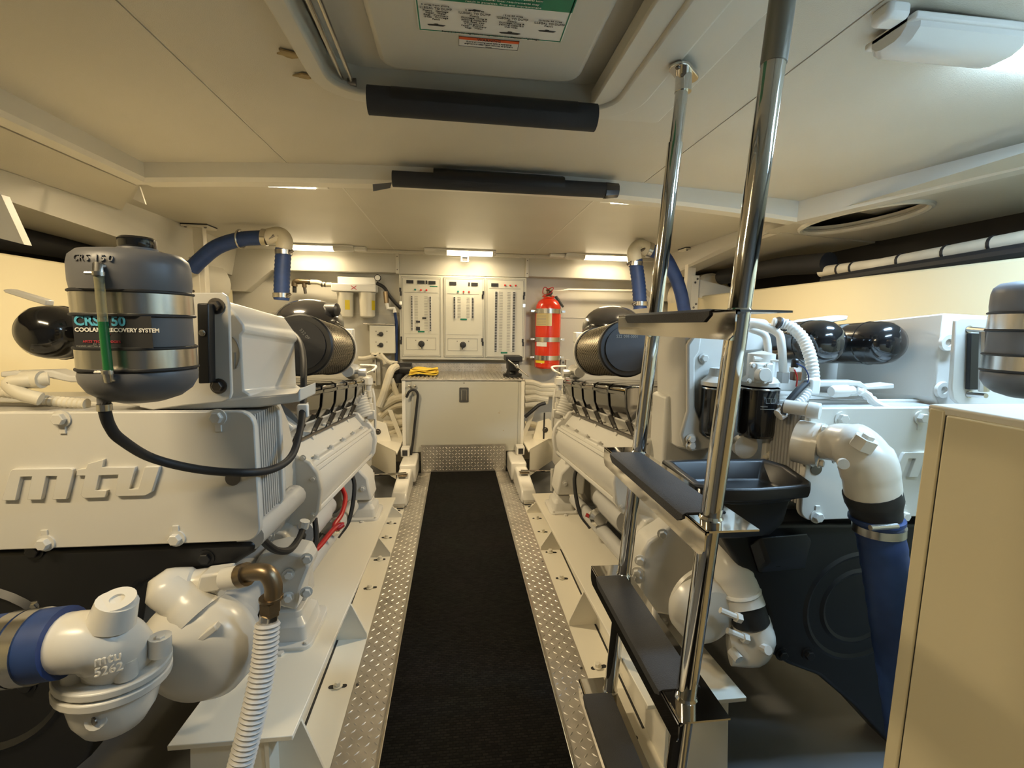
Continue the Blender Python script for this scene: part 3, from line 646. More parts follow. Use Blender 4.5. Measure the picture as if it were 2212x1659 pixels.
single('discharge_pipe', B().tube([C + Vector((0.02, 0, 1.585)), C + Vector((0.15, 0.02, 1.60)), Vector((1.08, 4.53, 1.61)), Vector((1.78, 4.53, 1.615))], [0.005, 0.005, 0.013, 0.013], 8), BEAM, 'thin cream discharge pipe running along the wall from the fire extinguisher', 'pipe')

# ---------------------------------------------------------------- water filter set
def q2(x, y, Y): return P(400 + x/4.424, 440 + y/4.424, Y)
wf = thing('water_filter', 'white twin water filter with two translucent canisters on the back wall', 'water filter', q2(1600, 1090, 4.5))
a, b_ = q2(1392, 758, 4.42), q2(1822, 845, 4.42)
obj('filter_head', B().box(a.x, b_.x, 4.42, 4.55, b_.z, a.z), WHITE, wf, bevel=0.008)
a2, b2 = q2(1452, 695, 4.52), q2(1815, 770, 4.52)
obj('wall_bracket', B().box(a2.x, b2.x, 4.53, 4.62, b2.z, a2.z), WHITE, wf, bevel=0.003)
for x0, x1, yl in ((1455, 1615, 1545), (1660, 1822, 1800)):
    p0, p1 = q2(x0, 850, 4.5), q2(x1, 1090, 4.5); cx = (p0.x+p1.x)/2; rr = (p1.x-p0.x)/2
    cn = obj('canister', B().lathe([(0, p1.z), (rr*0.75, p1.z), (rr*0.93, p1.z+0.012), (rr*0.95, p1.z+0.03), (rr, p0.z-0.02), (rr*1.05, p0.z), (0, p0.z)], (cx, 4.49, 0), n=20), CANIST, wf)
    cc = Vector((cx, 4.49, 0)); s_ = 0.15 if yl < 1600 else 0.75
    obj('yellow_label', wrap_label(cc, rr+0.001, s_, s_ + 0.6, q2(0, 985, 4.5).z, q2(0, 890, 4.5).z, 5), LABELY, cn)
text('print', 'X', 0.05, q2(1580, 820, 4.419) , (1,0,0), (0,0,1), PINK, wf, sx=1.6)
g0 = q2(1842, 710, 4.47)
gg = obj('pressure_gauge', B().lathe([(0,0),(0.030,0),(0.030,0.018),(0.027,0.02),(0,0.02)], g0, (0,-1,0), 20), INK, wf)
obj('gauge_face', B().lathe([(0,0.0205),(0.024,0.0205),(0.024,0.0215),(0,0.0215)], g0, (0,-1,0), 20), WHITE, gg)
pi = thing('water_pipe', 'cream water pipe with dark bronze elbow and tee feeding the water filter', 'pipe', q2(1045, 830, 4.5))
obj('riser', B().tube([q2(1045, 850, 4.5), q2(1045, 765, 4.5)], 0.018, 10), RUBBER, pi)
obj('elbow', B().tube(cr([q2(1045, 790, 4.5), q2(1050, 748, 4.5), q2(1095, 742, 4.5)], 5), 0.026, 12), BRASS, pi)
obj('tee', B().tube([q2(1085, 742, 4.5), q2(1200, 748, 4.5)], 0.024, 12).tube([q2(1138, 745, 4.5), q2(1140, 800, 4.5)], 0.020, 12), BRASS, pi)
obj('tail', B().tube([q2(1140, 795, 4.5), q2(1150, 860, 4.5)], 0.014, 10), DKSTEEL, pi)
obj('pipe', B().tube(cr([q2(1195, 748, 4.5), q2(1270, 752, 4.5), q2(1330, 772, 4.5), q2(1400, 775, 4.5)], 5), 0.021, 12), PVC, pi)
for x in (1185, 1310, 1340): c = q2(x, 748 if x < 1200 else 770, 4.5); obj('clamp', B().lathe([(0.022,-0.006),(0.026,-0.006),(0.026,0.006),(0.022,0.006)], c, (1,0,-0.1), 14), DKSTEEL, pi)
vh = thing('valve_hose', 'black valve and hose running down beside the twin water filter', 'hose', q2(1900, 900, 4.5))
obj('hose', B().tube(cr([q2(1830, 760, 4.45), q2(1900, 800, 4.44), q2(1945, 870, 4.44), q2(2000, 940, 4.46), q2(2060, 1000, 4.5)], 5), 0.016, 10), RUBBER, vh)
obj('valve_body', B().tube([q2(1915, 840, 4.43), q2(1925, 950, 4.43)], 0.022, 10), BRASS, vh)
obj('white_elbow', B().tube([q2(1925, 945, 4.43), q2(1938, 1000, 4.43), q2(1995, 1000, 4.43), q2(2003, 1040, 4.43)], 0.018, 10), WHITE, vh)
obj('blue_line', B().tube([q2(2003, 1035, 4.45), q2(2018, 1130, 4.5), q2(2018, 1500, 4.55)], 0.014, 8), BLUE, vh)
sb = thing('switch_box', 'small cream box with two black rotary switches beside the electrical panel', 'switch box', q2(1880, 1430, 4.5))
a, b_ = q2(1758, 1160, 4.46), q2(2005, 1432, 4.46)
obj('box', B().box(a.x, b_.x, 4.46, 4.6, b_.z, a.z), PANEL, sb, bevel=0.006)
obj('hood', B().box(a.x-0.05, b_.x+0.004, 4.44, 4.60, a.z+0.005, a.z+0.016), STEEL, sb, bevel=0.002)
for y in (1247, 1350):
    c = q2(1872, y, 4.46); k = obj('rotary_switch', B().lathe([(0,0),(0.022,0),(0.020,0.02),(0,0.022)], c, (0,-1,0), 16), INK, sb)
    obj('pointer', B().cbox(c + Vector((-0.012,-0.026,-0.005)), 0.035, 0.010, 0.012), INK, k)
    for dx in (-48, 56): inst('screw', SCREW, sb, q2(1872+dx, y-28, 4.46), aim((0,-1,0)))
# ---------------------------------------------------------------- cable conduits at both sides of the workbench
def conduit(pts, r, lab, grp, m=PVC): return single('conduit', B().tube(cr(pts, 7), r, 10), m, lab, 'conduit', grp)
q4 = lambda x, y, Y: P(760 + x/4.254, 760 + y/4.254, Y)
conduit([q4(250, 500, 4.2), q4(290, 400, 4.2), q4(330, 260, 4.2), q4(365, 165, 4.22), q4(410, 135, 4.3)], 0.034, 'thick cream conduit arching up to the black pump beside the workbench', 'conduits beside the strap side')
for i, (p, r_) in enumerate((([(60, 60), (120, 60), (200, 40), (250, 20)], .02), ([(180, 20), (280, 60), (310, 110)], .02), ([(260, 20), (330, 90), (420, 110)], .022))):
    conduit([q4(x, y, 4.45) for x, y in p], r_, ('thin cream conduit leaving the switch box to its lower corner', 'cream conduit bending down under the switch box', 'cream conduit passing under the electrical panel corner')[i], 'conduits beside the strap side')
for i, (p, r_) in enumerate((([(255, 520), (330, 470), (400, 430), (470, 415)], .036), ([(262, 590), (340, 520), (400, 490), (470, 480)], .033), ([(300, 420), (340, 370), (385, 320), (420, 260)], .024),
                             ([(290, 660), (370, 665), (420, 655), (480, 645)], .034), ([(300, 735), (360, 745), (420, 715), (480, 690)], .03), ([(340, 560), (385, 590), (430, 600), (480, 590)], .026), ([(360, 250), (390, 330), (420, 410)], .026))):
    conduit([q4(x, y, 4.25 + 0.03*(i % 3)) for x, y in p], r_, ('upper fat cream conduit curving behind the workbench on the strap side', 'second cream conduit curving behind the workbench on the strap side', 'thin cream conduit rising toward the black pump', 'lower cream conduit passing behind the workbench on the strap side', 'lowest cream conduit beside the workbench on the strap side', 'cream conduit loop tucked behind the workbench corner', 'short cream conduit hanging under the black pump')[i], 'conduits beside the strap side')
pb = thing('bilge_pump', 'dark blue black pump body above the conduits beside the workbench', 'pump', q4(450, 300, 4.3))
obj('motor', B().lathe([(0,-0.09),(0.05,-0.09),(0.06,-0.07),(0.06,0.09),(0,0.10)], q4(460, 160, 4.35), (1,0,0), 16), BLACK, pb)
obj('pump_head', B().lathe([(0,-0.05),(0.075,-0.05),(0.075,0.03),(0.04,0.05),(0,0.05)], q4(425, 230, 4.35), (0,0,1), 16), BLACK, pb)
obj('pump_outlet', B().tube([q4(395, 160, 4.3), q4(385, 185, 4.3)], 0.04, 12), BLACK, pb)
obj('pump_stem', B().tube([q4(415, 260, 4.35), q4(405, 345, 4.35)], 0.02, 8), BLACK, pb)
RC = (([(1590, 280), (1660, 285), (1720, 305), (1760, 315), (1960, 308)], .030, 'topmost fat cream conduit behind the workbench below the fire extinguisher'), ([(1590, 325), (1680, 330), (1740, 345), (1960, 348)], .028, 'second cream conduit from the top below the fire extinguisher'),
      ([(1590, 365), (1680, 365), (1740, 385), (1900, 385)], .030, 'third cream conduit from the top below the fire extinguisher'), ([(1590, 430), (1680, 418), (1740, 430), (1800, 440)], .036, 'fourth and fattest cream conduit below the fire extinguisher'),
      ([(1590, 490), (1680, 480), (1740, 470), (1800, 455)], .026, 'fifth cream conduit behind the workbench below the fire extinguisher'), ([(1590, 665), (1650, 665), (1700, 680), (1720, 690)], .030, 'low cream conduit stub behind the workbench on the extinguisher side'))
for p, r_, lab in RC: conduit([q4(x, y, 4.35) for x, y in p], r_, lab, 'conduits below the fire extinguisher')
for p, r_, lab in (([(1590, 600), (1660, 540), (1720, 490), (1780, 470)], .016, 'black cable reaching from the workbench to the gearbox fitting'), ([(1770, 560), (1765, 700), (1755, 880), (1700, 980)], .007, 'thin black wire dropping beside the gearbox to the bilge')):
    single('cable', B().tube(cr([q4(x, y, 4.0) for x, y in p], 6), r_, 8), RUBBER, lab, 'cable')
# wall brackets, white uprights with bolts
for s, (x0, x1, y0, y1), n, lab in ((-1, (180, 262, 55, 310), 3, 'white bolted angle bracket on the wall beside the cable conduits'), (1, (1925, 2005, 72, 290), 3, 'white bolted angle bracket on the wall below the fire extinguisher')):
    a, b_ = q4(x0, y0, 4.52), q4(x1, y1, 4.52)
    t = thing('angle_bracket', lab, 'bracket', (a.x, 4.52, b_.z))
    obj('plate', B().box(a.x, b_.x, 4.54, 4.62, b_.z, a.z), WALL, t, bevel=0.003)
    obj('rib', B().box((a.x+b_.x)/2 - 0.004, (a.x+b_.x)/2+0.004, 4.49, 4.54, b_.z, a.z), BEAM, t)
    for k in range(n): inst('bolt', BOLT_DK, t, ((a.x*0.75+b_.x*0.25), 4.54, b_.z + (a.z-b_.z)*(0.12+0.38*k)), aim((0,-1,0)), (0.7,0.7,0.7))
# shelf knees beside the workbench
for s in (-1, 1):
    X = lambda d: XC + s*d
    t = thing('shelf_knee', 'cream structural shelf with an upright lug beside the workbench on the %s' % ('strap side' if s < 0 else 'extinguisher side'), 'shelf', (X(0.62), 3.9, 0.2))
    obj('shelf', B().prism([(X(0.522), 3.60, 0.235), (X(0.54), 3.66, 0.235), (X(0.86), 4.15, 0.235), (X(0.86), 4.55, 0.235), (X(0.522), 4.55, 0.235)], (0,0,0.014)), BEDM, t)
    obj('apron', B().prism([(X(0.54), 3.66, 0.02), (X(0.86), 4.15, 0.02), (X(0.86), 4.15, 0.235), (X(0.54), 3.66, 0.235)], (0, 0.012, 0)), BEDM, t)
    obj('lug', B().prism([(X(0.62), 4.0, 0.249), (X(0.80), 4.0, 0.249), (X(0.80), 4.0, 0.40), (X(0.76), 4.0, 0.43), (X(0.66), 4.0, 0.40)], (0, 0.02, 0)), BEDM, t)
    inst('bolt', BOLT_DK, t, (X(0.73), 4.0, 0.33), aim((0,-1,0)), (1.6, 1.6, 1.3))
    obj('brace', B().prism([(X(0.53), 4.1, 0.249), (X(0.57), 4.1, 0.249), (X(0.66), 4.1, 0.50), (X(0.62), 4.1, 0.50)], (0, 0.015, 0)), BEDM, t)
# ---------------------------------------------------------------- blue vent hoses and their posts
def ringtube(pts, r, step, amp):                       # ribbed hose
    p = even(cr(pts, 12), step); return B().tube(p, [r + (amp if i % 2 else 0) for i in range(len(p))], 14)
for s, lab, v0, v1, el, arm in ((-1, 'blue ribbed hose rising to the ceiling behind the filter, nearer the water filter', (613, 535), (608, 650), (588, 510), [(572, 513), (520, 517), (470, 533), (435, 560), (415, 580)]),
                                (1, 'blue ribbed hose rising to the ceiling beside the fire extinguisher side of the ladder', (1372, 560), (1383, 668), (1390, 540), [(1402, 540), (1432, 552), (1455, 590), (1470, 630), (1480, 680)])):
    t = thing('vent_hose', lab, 'hose', P(*v1, 3.5), 'blue vent hoses')
    obj('riser', ringtube([P(*v0, 3.5), P((v0[0]+v1[0])/2+ (2 if s>0 else -1), (v0[1]+v1[1])/2, 3.5), P(*v1, 3.5)], 0.050, 0.014, 0.004), BLUE, t)
    dl = -1 if s < 0 else 1
    obj('elbow', B().tube(cr([P(v0[0], v0[1]+4, 3.5), P(v0[0]-2*dl, v0[1]-16, 3.5), P(v0[0]+10*dl, v0[1]-28, 3.5), P(arm[0][0], arm[0][1], 3.48)], 5), 0.053, 14), PVC, t)
    obj('arm', B().tube(cr([P(x, y, 3.48 + 0.02*i) for i, (x, y) in enumerate(arm)], 8), 0.050, 14), BLUE, t)
    for p, d in ((P(v0[0], v0[1]+10, 3.5), (0,0,1)), (P(v1[0], v1[1]-12, 3.5), (0,0,1)), (P(arm[0][0], arm[0][1], 3.48), (1,0,-0.1 if s<0 else -0.3))):
        k = obj('hose_clamp', B().lathe([(0.053,-0.016),(0.058,-0.016),(0.058,0.016),(0.053,0.016)], p, d, 18), STEEL, t)
        obj('clamp_screw', B().lathe([(0,-0.022),(0.010,-0.022),(0.010,0.022),(0,0.022)], p + Vector((-0.055*dl, -0.03, 0)), (0.8,0,0.5), 8), DKSTEEL, k)
    hp = P(*arm[1], 3.5)
    if s < 0: obj('hanger_ring', B().tube([hp + Vector((0.012*math.cos(a), 0.055*math.cos(a), 0.062*math.sin(a))) for a in [k*math.pi/8 for k in range(17)]], 0.006, 6), STEEL, t)
for s, top, bot, lab in ((-1, (430, 487), (449, 640), 'cream square post with a ceiling flange beside the coolant tank'), (1, (1494, 537), (1487, 680), 'cream square post with a ceiling flange behind the ladder')):
    a = PZ(*top, 1.925); Y = a.y; b_ = P(*bot, Y)
    t = thing('support_post', lab, 'post', (a.x, Y, 0.9), 'support posts')
    x = a.x; hw = 0.033 if s < 0 else 0.036
    obj('post', B().box(x-hw, x+hw, Y-0.03, Y+0.03, 0.9, 1.915), BEDM, t, bevel=0.004)
    obj('ceiling_flange', B().box(x-0.085, x+0.085, Y-0.07, Y+0.07, 1.905, 1.918), BEDM, t, bevel=0.002)
    obj('gasket', B().box(x-0.088, x+0.088, Y-0.073, Y+0.073, 1.918, 1.925), RUBBER, t)
    for dx, dy in ((-0.065, -0.05), (0.065, -0.05)): inst('bolt', BOLT_DK, t, (x+dx, Y+dy, 1.905), aim((0,0,-1)), (0.7,0.7,0.7))
    obj('splice_plate', B().box(*sorted((x + s*0.0, x + s*(hw+0.032))), Y-0.040, Y-0.030, 1.40, 1.70), BEDM, t, bevel=0.004)
    for dz in (1.43, 1.46, 1.64, 1.67): inst('bolt', BOLT_DK, t, (x + s*(hw - 0.006 + (0.02 if dz in (1.46, 1.67) else 0)), Y-0.040, dz), aim((0,-1,0)), (0.6,0.6,0.6))
    obj('arm_plate', B().prism([(x + s*hw, Y, 1.68), (x + s*hw, Y, 1.52), (x + s*0.45, Y, 1.50), (x + s*0.45, Y, 1.60)], (0, 0.012, 0)), BEDM, t)
    obj('muffler_end', B().lathe([(0,0),(0.16,0.0),(0.19,0.03),(0.19,0.5),(0,0.5)], (x + s*(0.29 if s < 0 else 0.30), Y + 0.15, 1.56), (0,1,0), 24), PVC if s > 0 else WALL, t)
# ================================================================ the two engines
DX = 2.265                                             # the engines are alike, this far apart
def et(y): return -0.09*(y - 1.15)                     # fall of the engines towards the back
EL = thing('marine_engine', 'white painted marine diesel engine behind the coolant tank with the green sight tube', 'engine', (-1.077, 2.1, 0.1), 'marine engines')
ER = thing('marine_engine', 'white painted marine diesel engine with two black oil filters behind the ladder', 'engine', (1.188, 2.1, 0.1), 'marine engines')
def eprism(E, nm, prof, y0, y1, s, m, **k):            # profile (offset from the centre line, height) drawn out along the engine
    b = B().loft([[Vector((XC + s*d, y, z + et(y))) for d, z in prof] for y in (y0, y1)])
    if s < 0: b.f = [tuple(reversed(f)) for f in b.f]
    return obj(nm, b, m, E, **k)
def ecyl(E, nm, d, z, y0, y1, prof, s, m, n=28, **k):  # lathe whose axis follows the engine; prof (r, fraction of length)
    a = Vector((XC + s*d, y0, z + et(y0))); b_ = Vector((XC + s*d, y1, z + et(y1))); L = (b_-a).length
    return obj(nm, B().lathe([(r, h*L) for r, h in prof], a, b_-a, n), m, E, **k)
ENDTEXT = ('532 098 0001', 'INSERT UP', 'FRONT')
def bank(E, s):
    X = lambda d: XC + s*d
    # block and sump
    eprism(E, 'crankcase', [(0.74, 0.50), (0.72, 0.62), (0.72, 0.84), (0.62, 0.93), (0.70, 1.0), (1.5, 1.0), (1.5, 0.5)], 1.66, 2.86, s, ENG, bevel=0.01)
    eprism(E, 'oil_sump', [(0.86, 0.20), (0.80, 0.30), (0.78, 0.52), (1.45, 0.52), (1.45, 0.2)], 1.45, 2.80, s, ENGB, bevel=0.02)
    # rocker cover
    cv = eprism(E, 'rocker_cover', [(0.645, 0.865), (0.600, 0.812), (0.594, 0.800), (0.572, 0.800), (0.556, 0.776), (0.540, 0.728), (0.548, 0.66), (0.575, 0.612), (0.72, 0.60), (0.74, 0.88)], 1.63, 2.70, s, ENG, bevel=0.006)
    eprism(E, 'cover_ridge', [(0.560, 0.788), (0.550, 0.790), (0.544, 0.775), (0.552, 0.768)], 1.61, 2.72, s, ENG, bevel=0.003)
    eprism(E, 'cover_lip', [(0.580, 0.624), (0.548, 0.640), (0.545, 0.622), (0.570, 0.598)], 1.61, 2.74, s, ENG, bevel=0.004)
    for y0 in (1.60, 2.70):
        f = eprism(E, 'end_flange', [(0.62, 0.880), (0.595, 0.842), (0.555, 0.820), (0.530, 0.780), (0.520, 0.72), (0.532, 0.64), (0.56, 0.595), (0.70, 0.585), (0.73, 0.89)], y0, y0 + 0.035, s, ENG, bevel=0.008)
        for d, z in ((0.545, 0.76), (0.575, 0.835), (0.552, 0.63)): inst('bolt', BOLT_S, f, (X(d), y0, z + et(y0)), aim((0,-1,0)))
    for k in range(5):
        y = 1.76 + 0.21*k; inst('bolt', BOLT_E, cv, (X(0.582), y, 0.800 + et(y)), aim((-s*0.35, 0, 1)), (0.8, 0.8, 1.1))
    # chromed heat shields, straps and rail
    for k in range(5):
        y0 = 1.72 + 0.212*k
        sh = eprism(E, 'heat_shield', [(0.92, 1.082), (0.612, 1.072), (0.598, 1.066), (0.596, 1.05), (0.602, 0.985), (0.622, 0.935), (0.665, 0.90), (0.92, 0.90)], y0, y0 + 0.198, s, SMOKE, bevel=0.005)
        eprism(sh, 'shield_fold', [(0.597, 1.056), (0.591, 1.052), (0.592, 1.040), (0.597, 1.036)], y0 + 0.004, y0 + 0.194, s, SMOKE)
    for k in range(6):
        y = 1.715 + 0.212*k
        pts = [(0.75, 1.083), (0.615, 1.078), (0.594, 1.068), (0.592, 1.03), (0.597, 0.985), (0.617, 0.93), (0.634, 0.895), (0.645, 0.868)]
        stp = obj('strap', B().loft([[Vector((X(d), y - 0.007, z + et(y))), Vector((X(d), y + 0.007, z + et(y))), Vector((X(d) + s*0.004, y + 0.007, z + et(y))), Vector((X(d) + s*0.004, y - 0.007, z + et(y)))] for d, z in pts]), GLOSSB, E)
        obj('strap_buckle', B().tube([(X(0.606), y, 0.94 + et(y)), (X(0.634), y, 0.885 + et(y))], 0.010, 8), DKSTEEL, stp)
        inst('bolt', BOLT_ST, stp, (X(0.632), y - 0.008, 0.895 + et(y)), aim((-s, -0.3, 0.2)), (0.9, 0.9, 0.9))
    obj('shield_rail', B().tube([(X(0.640), 1.60, 0.868 + et(1.6)), (X(0.640), 2.76, 0.868 + et(2.76))], 0.008, 8), DKSTEEL, E)
    for y in (1.9, 2.2, 2.5): obj('rail_bracket', B().prism([(X(0.636), y, 0.87 + et(y)), (X(0.628), y, 0.85 + et(y)), (X(0.66), y, 0.84 + et(y)), (X(0.68), y, 0.88 + et(y))], (0, 0.03, 0)), ENG, E)
    # air filter
    r = 0.123; zc = 1.160 + 0.072
    ecyl(E, 'air_filter', 0.683, zc, 1.975, 2.36, [(0, 0)] + [(r - (0.0028 if k % 2 else 0), k/76) for k in range(77)] + [(0, 1)], s, WIREM, 40)
    cap = ecyl(E, 'filter_cap', 0.683, zc, 1.95, 1.985, [(0, 0.02), (r*0.80, 0.02), (r*0.81, 0.12), (r*0.97, 0.12), (r+0.003, 0.3), (r+0.003, 1), (0, 1)], s, BLACK, 40)
    ecyl(cap, 'cap_groove', 0.683, zc, 1.945, 1.952, [(r*0.805, 0.2), (r*0.815, 0.2), (r*0.815, 0.9), (r*0.805, 0.9)], s, INK, 40)
    ecyl(E, 'filter_band', 0.683, zc, 2.35, 2.38, [(r*0.9, 0), (r+0.004, 0), (r+0.004, 1), (0, 1)], s, GREEN if False else BLACK, 40)
    ecyl(E, 'filter_collar', 0.683, zc, 2.38, 2.50, [(r*1.03, 0), (r*1.03, 0.3), (r*0.75, 1), (0, 1)], s, ENG, 32)
    c = Vector((X(0.683), 1.949, zc + et(1.949)))
    if s > 0:
        text('print', ENDTEXT[0], 0.018, c + Vector((-0.004, 0, 0.046)), (1,0,0), (0,0,1), GINK, cap, 'CENTER'); text('print', 'INSERT UP', 0.010, c + Vector((-0.05, 0, -0.01)), (1,0,0), (0,0,1), GINK, cap, 'CENTER'); text('print', 'FRONT', 0.010, c + Vector((0.03, 0, -0.01)), (1,0,0), (0,0,1), GINK, cap, 'CENTER')
        obj('recycling_mark', B().tube([c + Vector((-0.038 + 0.013*math.cos(a), 0, -0.055 + 0.013*math.sin(a))) for a in [k*math.pi/6 for k in range(12)]], 0.0022, 6), WINK, cap)
    else:
        u = Vector((0.62, 0, -0.78)); v = Vector((0.78, 0, 0.62))
        text('print', ENDTEXT[0], 0.018, c + Vector((0.0, 0, 0.06)), u, v, GINK, cap, 'LEFT'); text('print', 'INSERT UP', 0.010, c + Vector((0.0, 0, -0.01)), u, v, GINK, cap, 'LEFT')
        tri = [c + Vector((-0.030 + 0.014*math.cos(a), 0, -0.052 + 0.014*math.sin(a))) for a in (1.57, 3.66, 5.76, 1.57)]
        obj('recycling_mark', B().tube(tri, 0.0022, 6), WINK, cap)
    # intake elbow, a big black dome behind the filter
    dm = obj('intake_dome', B().loft([[Vector((X(0.86) + 0.165*math.sin(p)*math.cos(a)*1.05, 2.72 - 0.30*math.cos(p), 1.245 + 0.135*math.sin(p)*math.sin(a))) for a in [2*math.pi*k/28 for k in range(28)]] for p in [0.05 + 0.19*k for k in range(9)]]), GLOSSB, E)
    obj('intake_pipe', B().tube(cr([(X(0.80), 2.55, 1.20), (X(0.74), 2.62, 1.18), (X(0.69), 2.50, 1.13)], 5), 0.09, 16), GLOSSB, E)
    if s < 0: obj('breather_cap', B().lathe([(0,0),(0.035,0),(0.035,0.06),(0.02,0.07),(0,0.07)], P(706, 669, 2.62), (1, -0.3, 0), 16), BLACK, E)
    # gearbox and fittings at the far end
    eprism(E, 'gearbox', [(0.80, 0.22), (0.70, 0.40), (0.70, 0.70), (0.78, 0.95), (1.4, 0.95), (1.4, 0.22)], 2.86, 3.55, s, ENG, bevel=0.03)
    ecyl(E, 'gear_cover', 0.74, 0.62, 2.90, 3.30, [(0, 0), (0.09, 0), (0.10, 0.1), (0.10, 0.8), (0.07, 1), (0, 1)], s, ENG)
    vc = thing_part('valve_column', E, B().tube([(X(0.60), 2.92, 0.93), (X(0.60), 2.92, 0.66)], 0.020, 12), ENG)
    for z, r_ in ((0.90, 0.032), (0.82, 0.028), (0.74, 0.034), (0.68, 0.030)): obj('fitting', B().lathe([(0,-0.02),(r_,-0.02),(r_,0.02),(0,0.02)], (X(0.60), 2.91, z), (0,0,1), 6), ENG, vc)
    obj('side_valve', B().cbox((X(0.575), 2.86, 0.70), 0.045, 0.04, 0.055), ENG, vc, bevel=0.004)
    obj('fuel_line', B().tube(cr([(X(0.60), 2.9, 0.95), (X(0.56), 2.88, 0.97), (X(0.56), 2.95, 0.99), (X(0.66), 3.0, 0.99)], 5), 0.007, 8), ENG, vc)
    obj('fuel_line', B().tube(cr([(X(0.565), 2.86, 0.86), (X(0.555), 2.86, 0.78), (X(0.56), 2.88, 0.60), (X(0.60), 2.9, 0.55)], 5), 0.008, 8), ENG, vc)
    ecyl(E, 'sensor_body', 0.64, 1.12, 2.56, 2.70, [(0, 0), (0.03, 0), (0.03, 0.6), (0.045, 0.7), (0.045, 1), (0, 1)], s, ENG)
    obj('oil_filler', B().tube([(X(0.66), 2.62, 1.15), (X(0.655), 2.62, 1.02)], 0.03, 12).cbox((X(0.65), 2.62, 1.19), 0.07, 0.07, 0.06), ENG, E, bevel=0.005)
    obj('linkage', B().tube([(X(0.66), 2.60, 0.99), (X(0.575), 2.60, 0.985)], 0.012, 8).lathe([(0,-0.02),(0.022,-0.02),(0.022,0.02),(0,0.02)], (X(0.57), 2.60, 0.985), (1,0,0), 10), ENG, E)
    # bellows hose at the far end of the cover
    p = even([Vector((X(0.60), 2.78, 0.70)), Vector((X(0.645), 2.80, 0.84))], 0.008)
    obj('bellows', B().tube(p, [0.048 + (0.007 if i % 2 else 0) for i in range(len(p))], 16), ENG, E)
    # starter, oil lines and mounts below the cover
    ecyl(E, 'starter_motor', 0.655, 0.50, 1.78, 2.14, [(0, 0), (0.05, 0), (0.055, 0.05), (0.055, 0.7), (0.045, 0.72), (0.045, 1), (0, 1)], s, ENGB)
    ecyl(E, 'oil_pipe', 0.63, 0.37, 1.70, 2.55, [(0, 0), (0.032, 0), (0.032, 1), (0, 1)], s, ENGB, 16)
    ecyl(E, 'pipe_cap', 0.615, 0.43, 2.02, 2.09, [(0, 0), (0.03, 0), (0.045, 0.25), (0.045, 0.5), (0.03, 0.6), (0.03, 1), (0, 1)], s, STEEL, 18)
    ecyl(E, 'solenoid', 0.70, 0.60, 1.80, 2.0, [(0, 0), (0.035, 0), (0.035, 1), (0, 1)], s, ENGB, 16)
    obj('engine_cable', B().tube(cr([(X(0.63), 2.45, 0.50), (X(0.585), 2.40, 0.42), (X(0.59), 2.30, 0.28), (X(0.63), 2.22, 0.22)], 6), 0.011, 8), RUBBER, E)
    for y, arm in ((1.575, 1), (2.76, 0)):
        zb_ = zbed(y) + 0.002; xx = 0.62 if arm else 0.60
        mb = obj('mount_base', B().loft([[Vector((X(xx) + a, y + b_, zb_ + h)) for a, b_ in rrect(0.175*k, 0.235*k, 0.03*k, 3)] for h, k in ((0, 1), (0.018, 1), (0.020, 0.94))]), ENG, E, bevel=0.002)
        obj('mount_rubber', B().loft([[Vector((X(xx) + a, y + b_, zb_ + h)) for a, b_ in rrect(w_, l_, 0.02, 3)] for h, w_, l_ in ((0.018, 0.135, 0.18), (0.065, 0.125, 0.165), (0.085, 0.09, 0.12), (0.105, 0.085, 0.11))]), ENG, mb, bevel=0.003)
        for a, b_ in ((0.0, -0.128), (-0.07, -0.10), (0.07, -0.10), (0.0, 0.128)): inst('bolt', BOLT_E if a == 0 else BOLT_S, mb, (X(xx) + a, y + b_, zb_ + (0.0 if a == 0 else 0.018)), aim((0,0,1)))
        obj('mount_stud', B().lathe([(0,0),(0.018,0),(0.018,0.03),(0.03,0.03),(0.03,0.042),(0.016,0.042),(0.016,0.085),(0,0.085)], (X(xx), y, zb_+0.10), (0,0,1), 12), ENG, mb)
        if arm:
            br = obj('mount_bracket', B().prism([(X(0.56), y - 0.05, zb_+0.135), (X(0.68), y - 0.05, zb_+0.135), (X(0.74), y - 0.05, 0.42), (X(0.74), y - 0.05, 0.60), (X(0.62), y - 0.05, 0.56), (X(0.565), y - 0.05, 0.44)], (0, 0.10, 0)), ENG, E, bevel=0.008)
            for d, z in ((0.575, 0.46), (0.58, 0.38), (0.66, 0.53)): inst('bolt', BOLT_E, br, (X(d), y - 0.05, z), aim((-s*0.4,-1,0)))
        else:
            br = obj('mount_bracket', B().prism([(X(0.55), y - 0.09, zb_+0.12), (X(0.72), y - 0.09, zb_+0.12), (X(0.74), y - 0.09, 0.50), (X(0.66), y - 0.09, 0.46), (X(0.57), y - 0.09, 0.36)], (0, 0.18, 0)), ENG, E, bevel=0.012)
            inst('bolt', BOLT_E, br, (X(0.60), y - 0.09, 0.30), aim((0,-1,0)))
def thing_part(nm, E, b, m): return obj(nm, b, m, E)
bank(EL, -1); bank(ER, 1)

